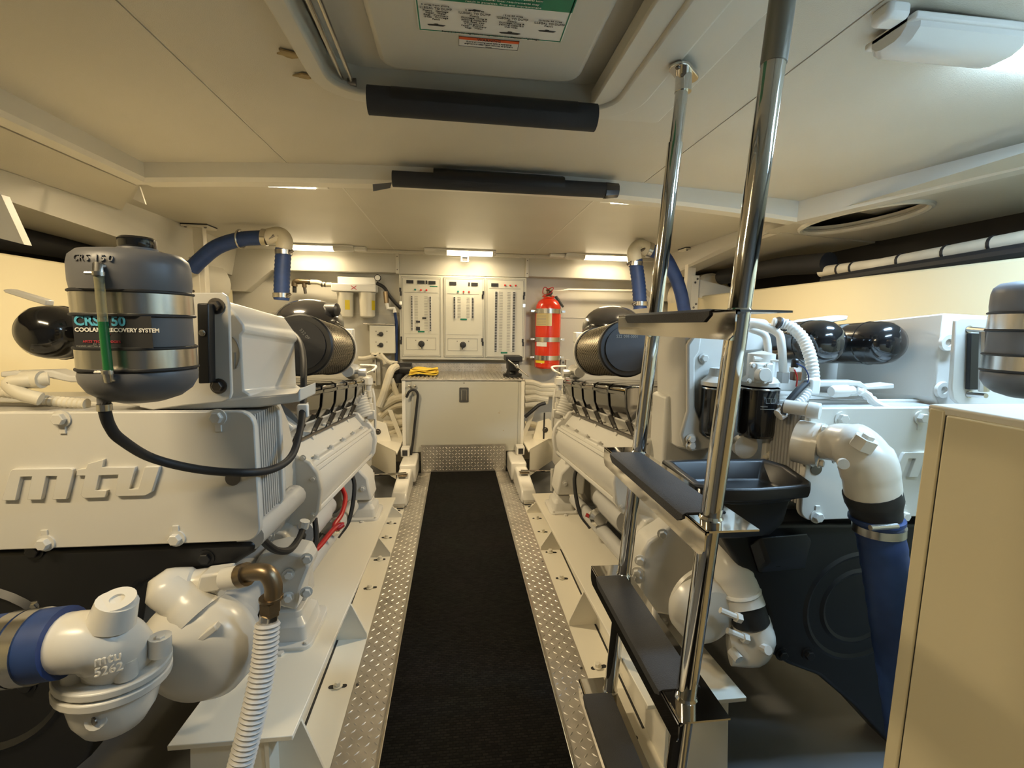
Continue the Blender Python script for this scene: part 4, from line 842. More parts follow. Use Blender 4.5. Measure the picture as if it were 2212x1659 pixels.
# ---------------------------------------------------------------- front cooler, gallery, canisters: alike on both engines
def zl(x, y): return P(x/3.16, 860 + y/3.16, 1.15)
LM = [(35,690),(95,490),(110,478),(500,470),(518,480),(520,500),(475,682),(378,682),(410,525),(338,525),(305,685),(208,685),(240,527),(165,529),(130,690)]
LTU = [(540,522),(548,480),(605,472),(620,440),(727,412),(715,466),(940,463),(897,615),(960,610),(1003,463),(1105,460),(1052,632),(1010,657),(815,662),(800,645),(825,515),(695,520),(670,622),(748,622),(735,670),(590,674),(570,652),(600,522)]
def front(E, dx, bolts, hole):
    pts = [(-0.889 + x + dx, 1.15, 0.876 + z) for x, z in rrect(0.816, 0.325, 0.036, 5)]
    pt = obj('cooler_plate', B().prism(pts, (0, 0.022, 0)), ENG, E, bevel=0.003)
    for o_ in (LM, LTU):
        q = [zl(x, y) for x, y in o_]; obj('letter', B().prism([(p.x + dx, 1.141, p.z) for p in q], (0, 0.010, 0)), ENG, pt, bevel=0.0012)
    for px, py in bolts:
        c = P(px, py, 1.15); inst('bolt', BOLT_E, pt, (c.x, 1.150, c.z), aim((0,-1,0)), (1.15,1.15,1.2))
        obj('bolt_tab', B().box(c.x - 0.007, c.x + 0.007, 1.146, 1.151, c.z + (0.012 if py > 1000 else -0.035), c.z + (0.032 if py > 1000 else -0.012)), ENG, pt, bevel=0.001)
    c = P(*hole, 1.149); obj('plug_hole', B().lathe([(0, 0), (0.017, 0), (0.017, 0.002), (0, 0.002)], c, (0,-1,0), 18), DKSTEEL, pt)
    fn = B()
    for k in range(23):
        y = 1.173 + 0.0069*k; i = 0.0 if k % 2 else 0.004
        fn.box(-1.28 + dx + i, -0.497 + dx - i, y, y + 0.0069, 0.748, 1.022)
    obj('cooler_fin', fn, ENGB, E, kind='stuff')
    obj('rear_plate', B().prism([(-0.889 + x + dx, 1.332, 0.876 + z) for x, z in rrect(0.80, 0.31, 0.04, 5)], (0, 0.02, 0)), ENG, E, bevel=0.003)
    obj('oil_gallery', B().tube([(-0.515 + dx, 1.172, 0.715), (-0.515 + dx, 1.50, 0.700)], 0.034, 14), ENGB, E)
    hg = obj('front_housing', B().prism([(x + dx, 1.50, z) for x, z in ((-0.60, 1.02), (-0.565, 0.92), (-0.545, 0.80), (-0.545, 0.66), (-0.57, 0.58), (-0.66, 0.50), (-1.55, 0.50), (-1.55, 1.02))], (0, 0.12, 0)), ENG, E, bevel=0.012)
    for x, z in ((-0.572, 0.88), (-0.562, 0.78), (-0.562, 0.68), (-0.60, 0.57)): inst('bolt', BOLT_E, hg, (x + dx, 1.50, z), aim((0,-1,0)))
    obj('core_block', B().box(-1.24 + dx, -0.66 + dx, 1.36, 1.70, 0.5, 1.0), ENG, E)
    hs = obj('top_housing', B().prism([(x + dx, 1.28, z) for x, z in ((-0.77, 1.31), (-0.60, 1.305), (-0.584, 1.298), (-0.548, 1.242), (-0.546, 1.225), (-0.556, 1.215), (-0.556, 1.07), (-0.54, 1.06), (-0.545, 1.045), (-0.60, 1.020), (-0.68, 1.012), (-0.74, 1.012), (-0.77, 1.05))], (0, 0.40, -0.036)), ENG, E, bevel=0.005)
    obj('intercooler', B().box(-1.20 + dx, -0.70 + dx, 1.66, 2.05, 1.0, 1.275), ENG, E, bevel=0.02)
    obj('housing_ring', B().tube([(-0.573 + dx, 1.279, 1.17)] + [(-0.585 + dx + 0.040*math.cos(a)*0.6, 1.279, 1.168 + 0.045*math.sin(a)) for a in [(-1.2 + 2.4*k/10) for k in range(11)]], 0.0025, 6), GINK, hs)
    for x in (-1.085, -0.866):
        cn = obj('black_canister', B().lathe([(0.0001, 0), (0.030, 0.004), (0.052, 0.016), (0.066, 0.036), (0.0715, 0.062), (0.0725, 0.09), (0.0725, 0.60), (0, 0.60)], (x + dx, 1.325, 1.205 + 0.012), (0, 1, -0.06), 36), GLOSSB, E)
        obj('canister_seam', B().lathe([(0.0725, 0), (0.0745, 0.003), (0.0725, 0.006)], (x + dx, 1.325 + 0.10, 1.205 + 0.006), (0, 1, -0.06), 36), GLOSSB, cn)
front(EL, 0.0, ((134, 904), (471, 901), (100, 1172), (382, 1162)), (503, 1034))
front(ER, DX, ((1816, 904), (1987, 902), (1949, 1113), (1763, 1115)), (1763, 1013))

# ---------------------------------------------------------------- front covers (black) below the coolers
def px_prism(pts, Y, dy): return B().prism([P(x, y, Y) for x, y in pts], (0, dy, 0))
cvL = obj('damper_cover', px_prism([(-260, 1205), (0, 1192), (540, 1171), (554, 1178), (546, 1196), (505, 1222), (430, 1232), (350, 1243), (300, 1262), (272, 1300), (262, 1360), (240, 1500), (190, 1640), (120, 1700), (-260, 1700)], 1.165, 0.10), BLACK, EL, bevel=0.012, seg=3)
for px, py, m_ in ((445, 1205, BOLT_B), (75, 1190, BOLT_B), (75, 1308, BOLT_ST), (60, 1480, BOLT_B)): inst('bolt', m_, cvL, P(px, py, 1.165), aim((0,-1,0)), (1.3,1.3,1))
obj('cover_ridge', B().lathe([(0.20, 0), (0.212, -0.012), (0.224, 0)], P(-60, 1450, 1.165), (0,1,0), 48, caps=False), BLACK, cvL)
cvR = obj('damper_cover', px_prism([(1545, 1135), (1735, 1130), (2300, 1130), (2300, 1640), (1960, 1650), (1850, 1530), (1770, 1462), (1705, 1438), (1668, 1415), (1660, 1330), (1630, 1270), (1590, 1215)], 1.20, 0.12), BLACK, ER, bevel=0.014, seg=3)
for px, py in ((1675, 1212), (1688, 1412), (1745, 1412)): inst('bolt', BOLT_B, cvR, P(px, py, 1.20), aim((0,-1,0)), (1.3,1.3,1.2))
for r_ in (0.105, 0.16): obj('cover_ridge', B().lathe([(r_, 0), (r_+0.010, -0.005), (r_+0.020, 0)], P(1850, 1310, 1.20), (0,1,0), 48, caps=False), BLACK, cvR)
obj('cover_shoulder', B().loft([[P(x, y, Y) for x, y, Y in ((1615, 1175, 1.2), (1640, 1160, 1.16), (1745, 1150, 1.16), (1755, 1165, 1.2))], [P(x, y, Y) for x, y, Y in ((1635, 1240, 1.2), (1660, 1215, 1.165), (1720, 1200, 1.165), (1740, 1230, 1.2))]]), BLACK, cvR, bevel=0.008)

# ================================================================ engine beside the coolant tank: bracket, sea water pump
bp = obj('tank_bracket', px_prism([(300, 640), (425, 632), (478, 632), (490, 640), (494, 655), (500, 850), (496, 862), (480, 869), (400, 876), (330, 886), (300, 880)], 1.20, 0.012), ENG, EL, bevel=0.003)
for px, py in ((468, 661), (473, 834)): inst('bolt', BOLT_DK, bp, P(px, py, 1.20), aim((0,-1,0)), (1.2, 1.2, 1.6))
obj('bracket_foot', px_prism([(240, 868), (500, 862), (640, 850), (648, 838), (648, 868), (560, 880), (420, 884), (330, 884)], 1.25, 0.14), ENG, EL, bevel=0.006)
obj('slide_rail', px_prism([(425, 655), (450, 655), (453, 828), (428, 829)], 1.16, 0.03), BLACK, EL, bevel=0.003)
inst('bolt', BOLT_ST, bp, P(437, 719, 1.158), aim((0,-1,0)), (0.9,0.9,0.6))
sp = obj('pump_volute', B().lathe([(0, -0.01), (0.055, -0.012), (0.10, 0.005), (0.128, 0.04), (0.132, 0.075), (0.115, 0.11), (0.07, 0.125), (0, 0.125)], P(392, 1440, 1.04), (0.12, 1, 0.05), 40), ENG, EL)
obj('volute_throat', B().tube(cr([P(432, 1330, 1.09), P(400, 1298, 1.10), P(360, 1268, 1.11), P(420, 1262, 1.13), P(480, 1255, 1.13)], 6), [0.055, 0.055, 0.054, 0.053, 0.052, 0.05] + [0.046]*6 + [0.040]*6 + [0.034]*7, 18), ENG, EL)
obj('pump_rib', B().prism([P(400, 1400, 1.03), P(462, 1350, 1.03), P(470, 1362, 1.03), P(405, 1412, 1.03)], (0.0, 0.02, 0)), ENG, sp, bevel=0.003)
obj('shaft_housing', B().lathe([(0, 0), (0.085, 0), (0.085, 0.04), (0.07, 0.05), (0.06, 0.25), (0.09, 0.28), (0, 0.28)], P(470, 1375, 1.16), (-0.1, 1, 0.1), 28), ENGB, EL)
for a in range(6):
    c = P(470, 1375, 1.158); inst('bolt', BOLT_S, sp, c + Vector((0.074*math.cos(a*1.05), 0, 0.074*math.sin(a*1.05))), aim((0,-1,0)))
# inlet elbow of the pump
el = obj('inlet_elbow', B().tube(cr([P(105, 1392, 0.90), P(150, 1387, 0.90), P(205, 1385, 0.905), P(246, 1398, 0.93), P(254, 1420, 0.95), P(250, 1446, 0.955)], 7), [0.053]*8 + [0.054]*8 + [0.058]*8 + [0.060]*8 + [0.063]*8 + [0.066], 26), ENG, EL)
obj('fill_boss', B().tube([P(240, 1345, 0.91), P(254, 1298, 0.91)], [0.040, 0.034], 20), ENG, el)
bc = obj('boss_cap', B().lathe([(0, 0), (0.030, 0), (0.030, 0.008), (0.012, 0.008), (0.012, 0.003), (0, 0.003)], P(254, 1300, 0.91), (0.12, -0.25, 1), 24), ENG, el)
fl = Vector((0.06, 0.02, 1)).normalized()
c0 = P(248, 1446, 0.955)
def ellipse_plate(c, n_, rx, ry, th, k=32):
    n_ = Vector(n_).normalized(); u = Vector((1, 0, 0)); u = (u - n_*u.dot(n_)).normalized(); v = n_.cross(u)
    return B().prism([c + u*(rx*math.cos(a)) + v*(ry*math.sin(a)) for a in [2*math.pi*i/k for i in range(k)]], n_*th)
obj('elbow_flange', ellipse_plate(c0, fl, 0.098, 0.090, 0.016), ENG, el, bevel=0.003)
obj('pump_flange', ellipse_plate(c0 - fl*0.022, fl, 0.098, 0.092, 0.018), ENG, el, bevel=0.003)
for px, py in ((160, 1462), (346, 1392), (272, 1440)):
    obj('flange_ear', B().lathe([(0, -0.020), (0.020, -0.020), (0.020, 0.018), (0, 0.018)], P(px, py, 0.91 if px < 300 else 0.95), fl, 14), ENG, el)
    inst('bolt', BOLT_S, el, P(px, py - 8, 0.905 if px < 300 else 0.945), aim(fl), (1.2,1.2,1.2))
obj('pump_bowl', B().lathe([(0, -0.105), (0.03, -0.103), (0.054, -0.088), (0.070, -0.058), (0.078, -0.02), (0.078, 0), (0, 0)], c0 - fl*0.022, fl, 32), ENG, el)
obj('bowl_drain', B().tube([P(240, 1530, 0.93), P(206, 1556, 0.88)], [0.022, 0.018], 14), ENG, el)
obj('drain_screw', B().lathe([(0,0),(0.008,0),(0.008,0.003),(0,0.003)], P(205, 1557, 0.878), (-0.5,-1,0), 12), DKSTEEL, el)
text('casting_mark', 'mtu', 0.026, P(203, 1440, 0.845), (1, 0.25, 0.1), (0, 0.05, 1), ENG, el, ext=0.002)
text('casting_mark', '5262', 0.022, P(203, 1463, 0.845), (1, 0.25, 0.1), (0, 0.05, 1), ENG, el, ext=0.002)
# outlet arm with white fitting, bronze elbow and drain hose
obj('outlet_arm', px_prism([(430, 1244), (490, 1236), (490, 1268), (470, 1280), (420, 1285)], 1.09, 0.05), ENG, EL, bevel=0.006)
obj('outlet_fitting', B().tube([P(486, 1250, 1.09), P(520, 1245, 1.08)], 0.026, 14), ENG, EL)
dh = thing('drain_hose', 'grey corrugated drain hose with a bronze elbow hanging beside the engine bed', 'hose', P(520, 1659, 1.0))
obj('elbow', B().tube(cr([P(520, 1244, 1.08), P(545, 1236, 1.07), P(575, 1238, 1.06), P(590, 1262, 1.055), P(590, 1292, 1.05)], 6), 0.0195, 16), BRASS, dh)
obj('collar', B().tube([P(520, 1244, 1.08), P(534, 1240, 1.075)], 0.027, 16), BRASS, dh)
obj('flange_ring', B().lathe([(0,0),(0.026,0),(0.026,0.006),(0,0.006)], P(586, 1294, 1.05), (0,0,1), 18), BRASS, dh)
obj('hex_coupling', B().lathe([(0,0),(0.024,0),(0.024,-0.022),(0.021,-0.024),(0.021,-0.034),(0,-0.034)], P(584, 1297, 1.05), (0.03,0,1), 6), BRASS, dh)
obj('ferrule', B().tube([P(582, 1325, 1.05), P(578, 1350, 1.05)], [0.020, 0.019], 16), STEEL, dh)
p = even(cr([P(578, 1344, 1.05), P(570, 1430, 1.03), P(548, 1540, 1.0), P(515, 1670, 0.97), P(490, 1760, 0.95)], 12), 0.0052)
obj('corrugated_hose', B().tube(p, [0.0250 + (0.003 if i % 2 else -0.001) for i in range(len(p))], 16), mat('hose_grey', (0.55, 0.53, 0.50), 0.5), dh)
bh = thing('intake_hose', 'blue rubber hose with twin steel clamps feeding the sea water pump beside the tank', 'hose', P(40, 1400, 0.9))
ph = [P(-140, 1425, 0.90), P(-40, 1410, 0.90), P(60, 1397, 0.90), P(142, 1386, 0.90)]
obj('hose', B().tube(cr(ph, 6), 0.0635, 26), BLUE, bh)
for t_ in (0.63, 0.76):
    c = P(-140 + 282*t_, 1425 - 39*t_, 0.90); k = obj('clamp', B().lathe([(0.0635, -0.012), (0.0665, -0.012), (0.0665, 0.012), (0.0635, 0.012)], c, ph[3]-ph[1], 32), STEEL, bh)
text('print', 'US  J2', 0.026, P(-8, 1462, 0.845), (1, 0, 0.1), (0, 0.3, 1), WINK, bh)
# ---------------------------------------------------------------- cables beside the near cover
single('battery_cable', B().tube(cr([P(737, 1050, 2.2), P(746, 1075, 2.15), P(738, 1110, 2.05), P(722, 1135, 1.98), P(728, 1142, 1.96), P(741, 1133, 1.98), P(722, 1142, 1.95), P(690, 1180, 1.82), P(664, 1203, 1.75)], 6), 0.0105, 10), REDC, 'red battery cable with a cable tie running beside the engine bed', 'cable')
lb_ = thing('black_cable', 'black cable loop hanging under the cooler beside the bronze elbow', 'cable', P(600, 1195, 1.3))
obj('loop', B().tube(cr([P(556, 1145, 1.20), P(566, 1165, 1.22), P(595, 1188, 1.28), P(625, 1188, 1.36), P(645, 1165, 1.45), P(655, 1140, 1.5)], 6), 0.010, 10), RUBBER, lb_)
obj('sleeve', B().tube([P(655, 1140, 1.5), P(659, 1125, 1.5)], 0.016, 10), WHITE, lb_)
obj('tail', B().tube(cr([P(655, 1155, 1.5), P(648, 1185, 1.52), P(670, 1195, 1.6), P(683, 1165, 1.65), P(680, 1120, 1.7)], 5), 0.010, 8), RUBBER, lb_)
obj('front_bracket', px_prism([(560, 1200), (600, 1190), (655, 1200), (668, 1225), (650, 1270), (640, 1320), (600, 1310), (570, 1260), (540, 1235)], 1.36, 0.10), ENG, EL, bevel=0.008)
for px, py in ((662, 1206), (623, 1240), (662, 1278), (622, 1290)): inst('bolt', BOLT_E, EL, P(px, py, 1.355), aim((0.3,-1,0)))

# ================================================================ coolant recovery tanks
def coolant_tank(cx, lab, front_stuff):
    Y = 0.965; o = Vector((cx, Y, 0))
    t = thing('coolant_tank', lab, 'tank', (cx, Y, 1.09), 'coolant tanks')
    K = 0.81
    rnd = lambda r, z, n=40: [Vector((cx + K*r*math.cos(a), Y + K*r*math.sin(a), z)) for a in [2*math.pi*k/n for k in range(n)]]
    def flat(r, z, n=40):                              # body section, flattened towards the walkway end
        out = []
        for k in range(n):
            a = 2*math.pi*k/n; x, y = K*r*math.cos(a), K*r*math.sin(a)
            lim = -K*r*0.86
            if y < lim: y = lim
            out.append(Vector((cx + x, Y + y, z)))
        return out
    obj('lid', B().loft([rnd(0.0001, 1.378), rnd(0.06, 1.377), rnd(0.096, 1.372), rnd(0.109, 1.362), rnd(0.113, 1.348), rnd(0.1135, 1.318), rnd(0.111, 1.302), rnd(0.106, 1.300), rnd(0.06, 1.300)]), GREYP, t)
    bd_ = obj('body', B().loft([flat(0.109, 1.302), flat(0.109, 1.158), flat(0.108, 1.15)]), GREYP, t)
    for z0, z1 in ((1.258, 1.300), (1.160, 1.199)):
        sb_ = obj('steel_band', B().loft([flat(0.1105, z0), flat(0.1135, z0), flat(0.1135, z1), flat(0.1105, z1)], caps=False), STEEL, t)
        for z in (z0, z1): obj('rubber_edge', B().tube([v + Vector((0,0,0)) for v in flat(0.1135, z)] + [flat(0.1135, z)[0]], 0.003, 6, caps=False), RUBBER, sb_)
    obj('bowl', B().loft([rnd(0.112, 1.155), rnd(0.114, 1.148), rnd(0.112, 1.135), rnd(0.100, 1.118), rnd(0.078, 1.104), rnd(0.045, 1.095), rnd(0.0001, 1.092)]), GREYP, t)
    cp = obj('filler_cap', B().lathe([(0, 0), (0.028, 0), (0.030, 0.004), (0.030, 0.018), (0.026, 0.022), (0, 0.022)], (cx + 0.012, Y, 1.380), (0,0,1), 20), GLOSSB, t)
    obj('filler_neck', B().lathe([(0, 0), (0.032, 0), (0.031, 0.006), (0, 0.006)], (cx + 0.012, Y, 1.376), (0,0,1), 20), GREYP, t)
    if not front_stuff: return t
    yf = Y - K*0.1135*0.86
    xl = P(156, 715, yf).x - cx; xr = P(326, 715, yf).x - cx
    lbx = obj('label', B().box(cx + xl, cx + xr, yf + 0.0022, yf + 0.0036, 1.2005, 1.2565), INK, t)
    tx = lambda s_, z, size, m_, x=None, sx=1.0, b_=0.0, al='LEFT': text('lettering', s_, size, (cx + (xl + 0.003 if x is None else x), yf + 0.0012, z), (1,0,0), (0,0,1), m_, lbx, al, sx, bold=b_)
    tx('CRS 150', 1.2395, 0.0230, BINK, b_=0.0007); tx('COOLANT RECOVERY SYSTEM', 1.2285, 0.0098, WINK, b_=0.0003)
    tx('ARIZE TECHNOLOGIES', 1.2095, 0.0058, PINK, x=xl + 0.014); tx('PAT 5 2 US', 1.2055, 0.0040, GINK, x=xl + 0.03); tx('PHOENIX ARIZONA 800 2665', 1.2018, 0.0038, GINK)
    obj('red_mark', B().prism([(cx + xl + 0.042 + x, yf + 0.0012, 1.216 + z) for x, z in ((0, 0), (0.010, 0), (0.017, 0.009), (0.011, 0.009), (0.007, 0.004))], (0, 0.001, 0)), PINK, lbx)
    for i, (ch, x) in enumerate(zip('CRS150', [P(q, 560, Y - 0.075).x - cx for q in (168, 184, 200, 219, 231, 246)])):
        yy = math.sqrt(max((K*0.1128)**2 - x*x, 0)); text('embossed_letter', ch, 0.016, (cx + x, Y - yy - 0.0008, 1.347), (1, x/0.09*0.9, 0), (0, 0.25, 1), GREYP, t, ext=0.0018)
    # sight tube
    ys = Y - 0.097; sx_ = P(223, 700, ys).x - cx
    CLEAR = mat('sight_tube_clear', (0.62, 0.58, 0.36), 0.15, var=0.05, trans=0.75); GRN = mat('coolant_green', (0.02, 0.17, 0.05), 0.12, var=0.1, trans=0.25)
    obj('sight_tube', B().tube([(cx + sx_, ys, 1.326), (cx + sx_, ys, 1.246)], 0.0072, 14), CLEAR, t)
    obj('green_coolant', B().tube([(cx + sx_, ys, 1.246), (cx + sx_ + 0.001, ys, 1.163)], 0.0072, 14), GRN, t)
    for z, d_ in ((1.326, 1), (1.160, -1)):
        obj('tube_fitting', B().tube([(cx + sx_, ys, z - 0.004*d_), (cx + sx_, ys, z + 0.012*d_), (cx + sx_, ys + 0.03, z + 0.013*d_)], 0.0082, 12), STEEL, t)
        obj('tube_clamp', B().lathe([(0.0075, -0.003), (0.010, -0.003), (0.010, 0.003), (0.0075, 0.003)], (cx + sx_, ys, z), (0,0,1), 14), STEEL, t)
        obj('clamp_screw', B().lathe([(0, -0.008), (0.003, -0.008), (0.003, 0.008), (0, 0.008)], (cx + sx_ - 0.008, ys - 0.006, z), (1,0,0), 8), STEEL, t)
    obj('outlet', B().tube([P(224, 838, ys + 0.045), P(225, 872, ys + 0.045)], 0.0105, 14), GREYP, t)
    return t
CTX = -0.604
coolant_tank(CTX, 'grey coolant tank with two steel bands and a green sight tube', True)
coolant_tank(1.392, 'grey coolant tank with two steel bands above the storage cabinet', False)
ho = thing('overflow_hose', 'long black rubber hose drooping from the coolant tank across the cooler plate', 'hose', P(400, 1015, 1.1))
hp = [P(225, 862, 0.913), P(227, 890, 0.913), P(238, 922, 0.93), P(262, 950, 0.96), P(330, 990, 1.05), P(430, 1014, 1.10), P(530, 1021, 1.13), P(590, 1013, 1.20), P(630, 985, 1.28), P(648, 930, 1.36), P(654, 880, 1.44), P(656, 820, 1.52), P(655, 770, 1.62), P(645, 735, 1.70), P(620, 712, 1.78), P(596, 703, 1.82)]
obj('hose', B().tube(cr(hp, 8), 0.0098, 12), RUBBER, ho)
obj('hose_clamp', B().lathe([(0.0098, -0.006), (0.0118, -0.006), (0.0118, 0.006), (0.0098, 0.006)], P(226, 880, 0.913), (0,0,1), 16), STEEL, ho)
obj('hose_tie', B().cbox(P(655, 887, 1.43), 0.030, 0.02, 0.040), WHITE, ho, bevel=0.004)
obj('tie_block', px_prism([(640, 878), (660, 872), (662, 900), (642, 908)], 1.46, 0.03), ENG, ho, bevel=0.002)
# hoses and brackets at the picture's edge beside the tank
ch = thing('corrugated_line', 'cream corrugated line with a ribbed elbow passing behind the coolant tank', 'hose', P(100, 850, 1.3))
p = even(cr([P(-60, 845, 1.3), P(20, 848, 1.3), P(110, 866, 1.3), P(190, 873, 1.3)], 10), 0.0058)
obj('line', B().tube(p, [0.0125 + (0.002 if i % 2 else 0) for i in range(len(p))], 12), PVC, ch)
obj('elbow', B().tube(cr([P(105, 818, 1.28), P(60, 822, 1.26), P(22, 828, 1.25), P(45, 850, 1.25), P(88, 862, 1.26)], 6), 0.0165, 14), PVC, ch)
obj('coupling', B().lathe([(0, -0.02), (0.022, -0.02), (0.022, 0.02), (0, 0.02)], P(72, 820, 1.27), (1, 0, 0), 12), PVC, ch)
obj('shelf_bracket', px_prism([(0, 803), (110, 800), (150, 812), (210, 812), (210, 826), (150, 826), (95, 815), (0, 815)], 1.30, 0.05), ENG, EL, bevel=0.004)
single('lever_bar', px_prism([(5, 626), (20, 624), (100, 648), (98, 660), (10, 632)], 1.55, 0.03), ENG, 'thin white lever bar above the black canister beside the coolant tank', 'lever', bevel=0.003)
single('lever_bar', px_prism([(1700, 700), (1735, 690), (1812, 681), (1832, 682), (1830, 691), (1800, 696), (1740, 704)], 1.55, 0.03), ENG, 'thin white lever bar above the black canisters near the ladder', 'lever', bevel=0.003)

# ================================================================ engine behind the ladder: oil filters, pipes, tray, pump
E = ER
tall = obj('side_cover', B().loft([[P(1463, y, 1.45) + Vector((a, b_, 0)) for a, b_ in ((0, 0), (0.02, -0.03), (0.16, -0.03), (0.16, 0.30), (0, 0.16))] for y in (700, 730, 925, 950, 968)]), ENG, E, bevel=0.008)
obj('filter_bracket', px_prism([(1486, 745), (1503, 720), (1506, 700), (1520, 705), (1512, 760), (1502, 775), (1502, 880), (1520, 925), (1545, 945), (1560, 952), (1560, 962), (1535, 970), (1500, 975), (1478, 965), (1472, 940), (1486, 890)], 1.40, 0.02), ENG, E, bevel=0.006)
for px, py in ((1492, 948), (1492, 962), (1608, 965)): inst('bolt', BOLT_E, tall, P(px, py, 1.395), aim((0,-1,0)))
obj('lower_boss', B().lathe([(0, 0), (0.035, 0), (0.04, 0.03), (0, 0.03)], P(1600, 960, 1.38), (0,-1,0), 20), ENG, E)
obj('head_arm', px_prism([(1508, 765), (1600, 765), (1600, 783), (1508, 783)], 1.42, 0.03), ENG, E, bevel=0.004)
inst('bolt', BOLT_E, tall, P(1520, 774, 1.418), aim((0,-1,0)))
fh = obj('filter_head', B().lathe([(0, 0), (0.055, 0), (0.055, 0.012), (0.045, 0.022), (0.035, 0.03), (0.03, 0.055), (0, 0.06)], P(1553, 832, 1.38), (0,0,1), 24).lathe([(0, 0), (0.058, 0), (0.058, 0.012), (0.05, 0.022), (0.04, 0.03), (0.04, 0.10), (0, 0.11)], P(1640, 832, 1.36), (0,0,1), 24), ENG, E)
sq = obj('valve_block', B().cbox(P(1643, 805, 1.31), 0.060, 0.04, 0.062), ENG, fh, bevel=0.006)
obj('round_cap', B().lathe([(0, 0), (0.021, 0), (0.021, 0.022), (0.019, 0.024), (0, 0.024)], P(1643, 808, 1.29), (-0.02,-1,0), 24), ENG, fh)
for px, py in ((1626, 790), (1657, 790), (1618, 823), (1651, 824)): inst('bolt', BOLT_S, fh, P(px, py, 1.288), aim((0,-1,0)), (0.8,0.8,0.6))
for px, Y, lab_ in ((1553, 1.38, 1), (1641, 1.36, 2)):
    tp_ = P(px, 836, Y); zb_ = P(px, 950, Y - 0.05).z; r_ = 0.052 if px < 1600 else 0.058
    fc = obj('oil_filter', B().lathe([(0, zb_), (r_*0.8, zb_), (r_*0.97, zb_ + 0.010), (r_, zb_ + 0.022), (r_, tp_.z - 0.004), (r_*0.98, tp_.z), (0, tp_.z)], (tp_.x, Y, 0), n=32), GLOSSB, E)
    obj('filter_rim', B().lathe([(r_, tp_.z - 0.006), (r_ + 0.0015, tp_.z - 0.003), (r_, tp_.z)], (tp_.x, Y, 0), n=32), STEEL, fc)
    cc = Vector((tp_.x, Y, 0)); zz = tp_.z
    for a0, w_ in ((-0.25, 0.22), (0.02, 0.24)): obj('print_mark', B().tube([cc + Vector((r_*1.004*math.sin(a), -r_*1.004*math.cos(a), z)) for a, z in ((a0, zz-0.043), (a0 + w_, zz-0.043), (a0 + w_, zz-0.028), (a0, zz-0.028), (a0, zz-0.043))], 0.0007, 5), GINK, fc)
    for z_, w_ in ((zz-0.054, 0.35), (zz-0.062, 0.8)): obj('print_line', wrap_label(cc, r_*1.004, -0.5, -0.5 + w_, z_-0.0012, z_+0.0012), GINK, fc)
    for k in range(4): obj('print_line', wrap_label(cc, r_*1.004, 0.72 if lab_ == 2 else -0.55, 0.92 if lab_ == 2 else -0.45, zz-0.072-k*0.016-0.010, zz-0.072-k*0.016, 3), GINK, fc)
obj('oil_pipe', B().tube(cr([P(1600, 750, 1.45), P(1606, 715, 1.45), P(1630, 701, 1.43), P(1678, 718, 1.38), P(1688, 745, 1.36), P(1692, 805, 1.36)], 6), 0.0125, 14), ENG, E)
obj('oil_pipe', B().tube(cr([P(1620, 710, 1.52), P(1650, 722, 1.50), P(1658, 745, 1.49), P(1660, 790, 1.48)], 6), 0.0125, 14), ENG, E)
obj('pipe_nut', B().lathe([(0, -0.022), (0.020, -0.022), (0.020, 0.012), (0, 0.012)], P(1692, 812, 1.36), (0,0,1), 6), ENGB, E)
obj('plug', B().tube([P(1628, 775, 1.34), P(1655, 775, 1.33)], 0.009, 8).tube([P(1655, 778, 1.33), P(1682, 780, 1.31)], 0.004, 6), ENG, E)
obj('top_casting', px_prism([(1560, 690), (1610, 685), (1660, 690), (1680, 720), (1650, 760), (1590, 765), (1560, 730)], 1.56, 0.25), ENG, E, bevel=0.012)
def corrug(nm, pts, r, m_, par, st=0.0055, amp=0.0022):
    p = even(cr(pts, 12), st); return obj(nm, B().tube(p, [r + (amp if i % 2 else -amp*0.3) for i in range(len(p))], 12), m_, par)
wh = thing('wiring_loom', 'white corrugated wiring loom arching over the black canisters near the oil filters', 'wiring', P(1750, 830, 1.3))
corrug('loom_hose', [P(1668, 698, 1.40), P(1700, 702, 1.38), P(1732, 728, 1.34), P(1750, 770, 1.30), P(1757, 815, 1.28), P(1755, 838, 1.27)], 0.0165, WHITE, wh)
for px, py in ((1680, 698), (1697, 703), (1712, 710)): obj('tape_band', B().lathe([(0.0195, -0.004), (0.0205, -0.004), (0.0205, 0.004), (0.0195, 0.004)], P(px, py, 1.385), (1, 0, -0.35), 14), INK, wh)
corrug('loom_branch', [P(1752, 835, 1.27), P(1735, 860, 1.25), P(1710, 878, 1.24), P(1690, 892, 1.24)], 0.0125, WHITE, wh)
corrug('loom_branch', [P(1728, 925, 1.24), P(1700, 952, 1.28), P(1672, 975, 1.32), P(1650, 990, 1.34)], 0.0085, PVC, wh, 0.005, 0.0015)
obj('connector', B().tube([P(1692, 890, 1.24), P(1681, 897, 1.24)], 0.017, 10), WHITE, wh)
obj('sleeve', B().tube(cr([P(1742, 826, 1.25), P(1722, 846, 1.235), P(1700, 872, 1.23), P(1690, 895, 1.23)], 6), 0.010, 10), RUBBER, wh)
obj('tee_joint', B().cbox(P(1755, 835, 1.265), 0.032, 0.03, 0.05), WHITE, wh, bevel=0.006)
fu = thing('fuse_holder', 'small fuse holder with a red wire in front of the black canister', 'fuse', P(1718, 800, 1.25))
obj('cap', B().lathe([(0, -0.012), (0.010, -0.012), (0.010, 0.010), (0.006, 0.014), (0, 0.014)], P(1717, 785, 1.25), (0,0,1), 12), BLACK, fu)
obj('band', B().cbox(P(1718, 798, 1.25), 0.026, 0.02, 0.014), WHITE, fu, bevel=0.002)
obj('body', B().cbox(P(1719, 812, 1.25), 0.026, 0.02, 0.026), mat('fuse_brown', (0.16, 0.07, 0.03), 0.35), fu, bevel=0.003)
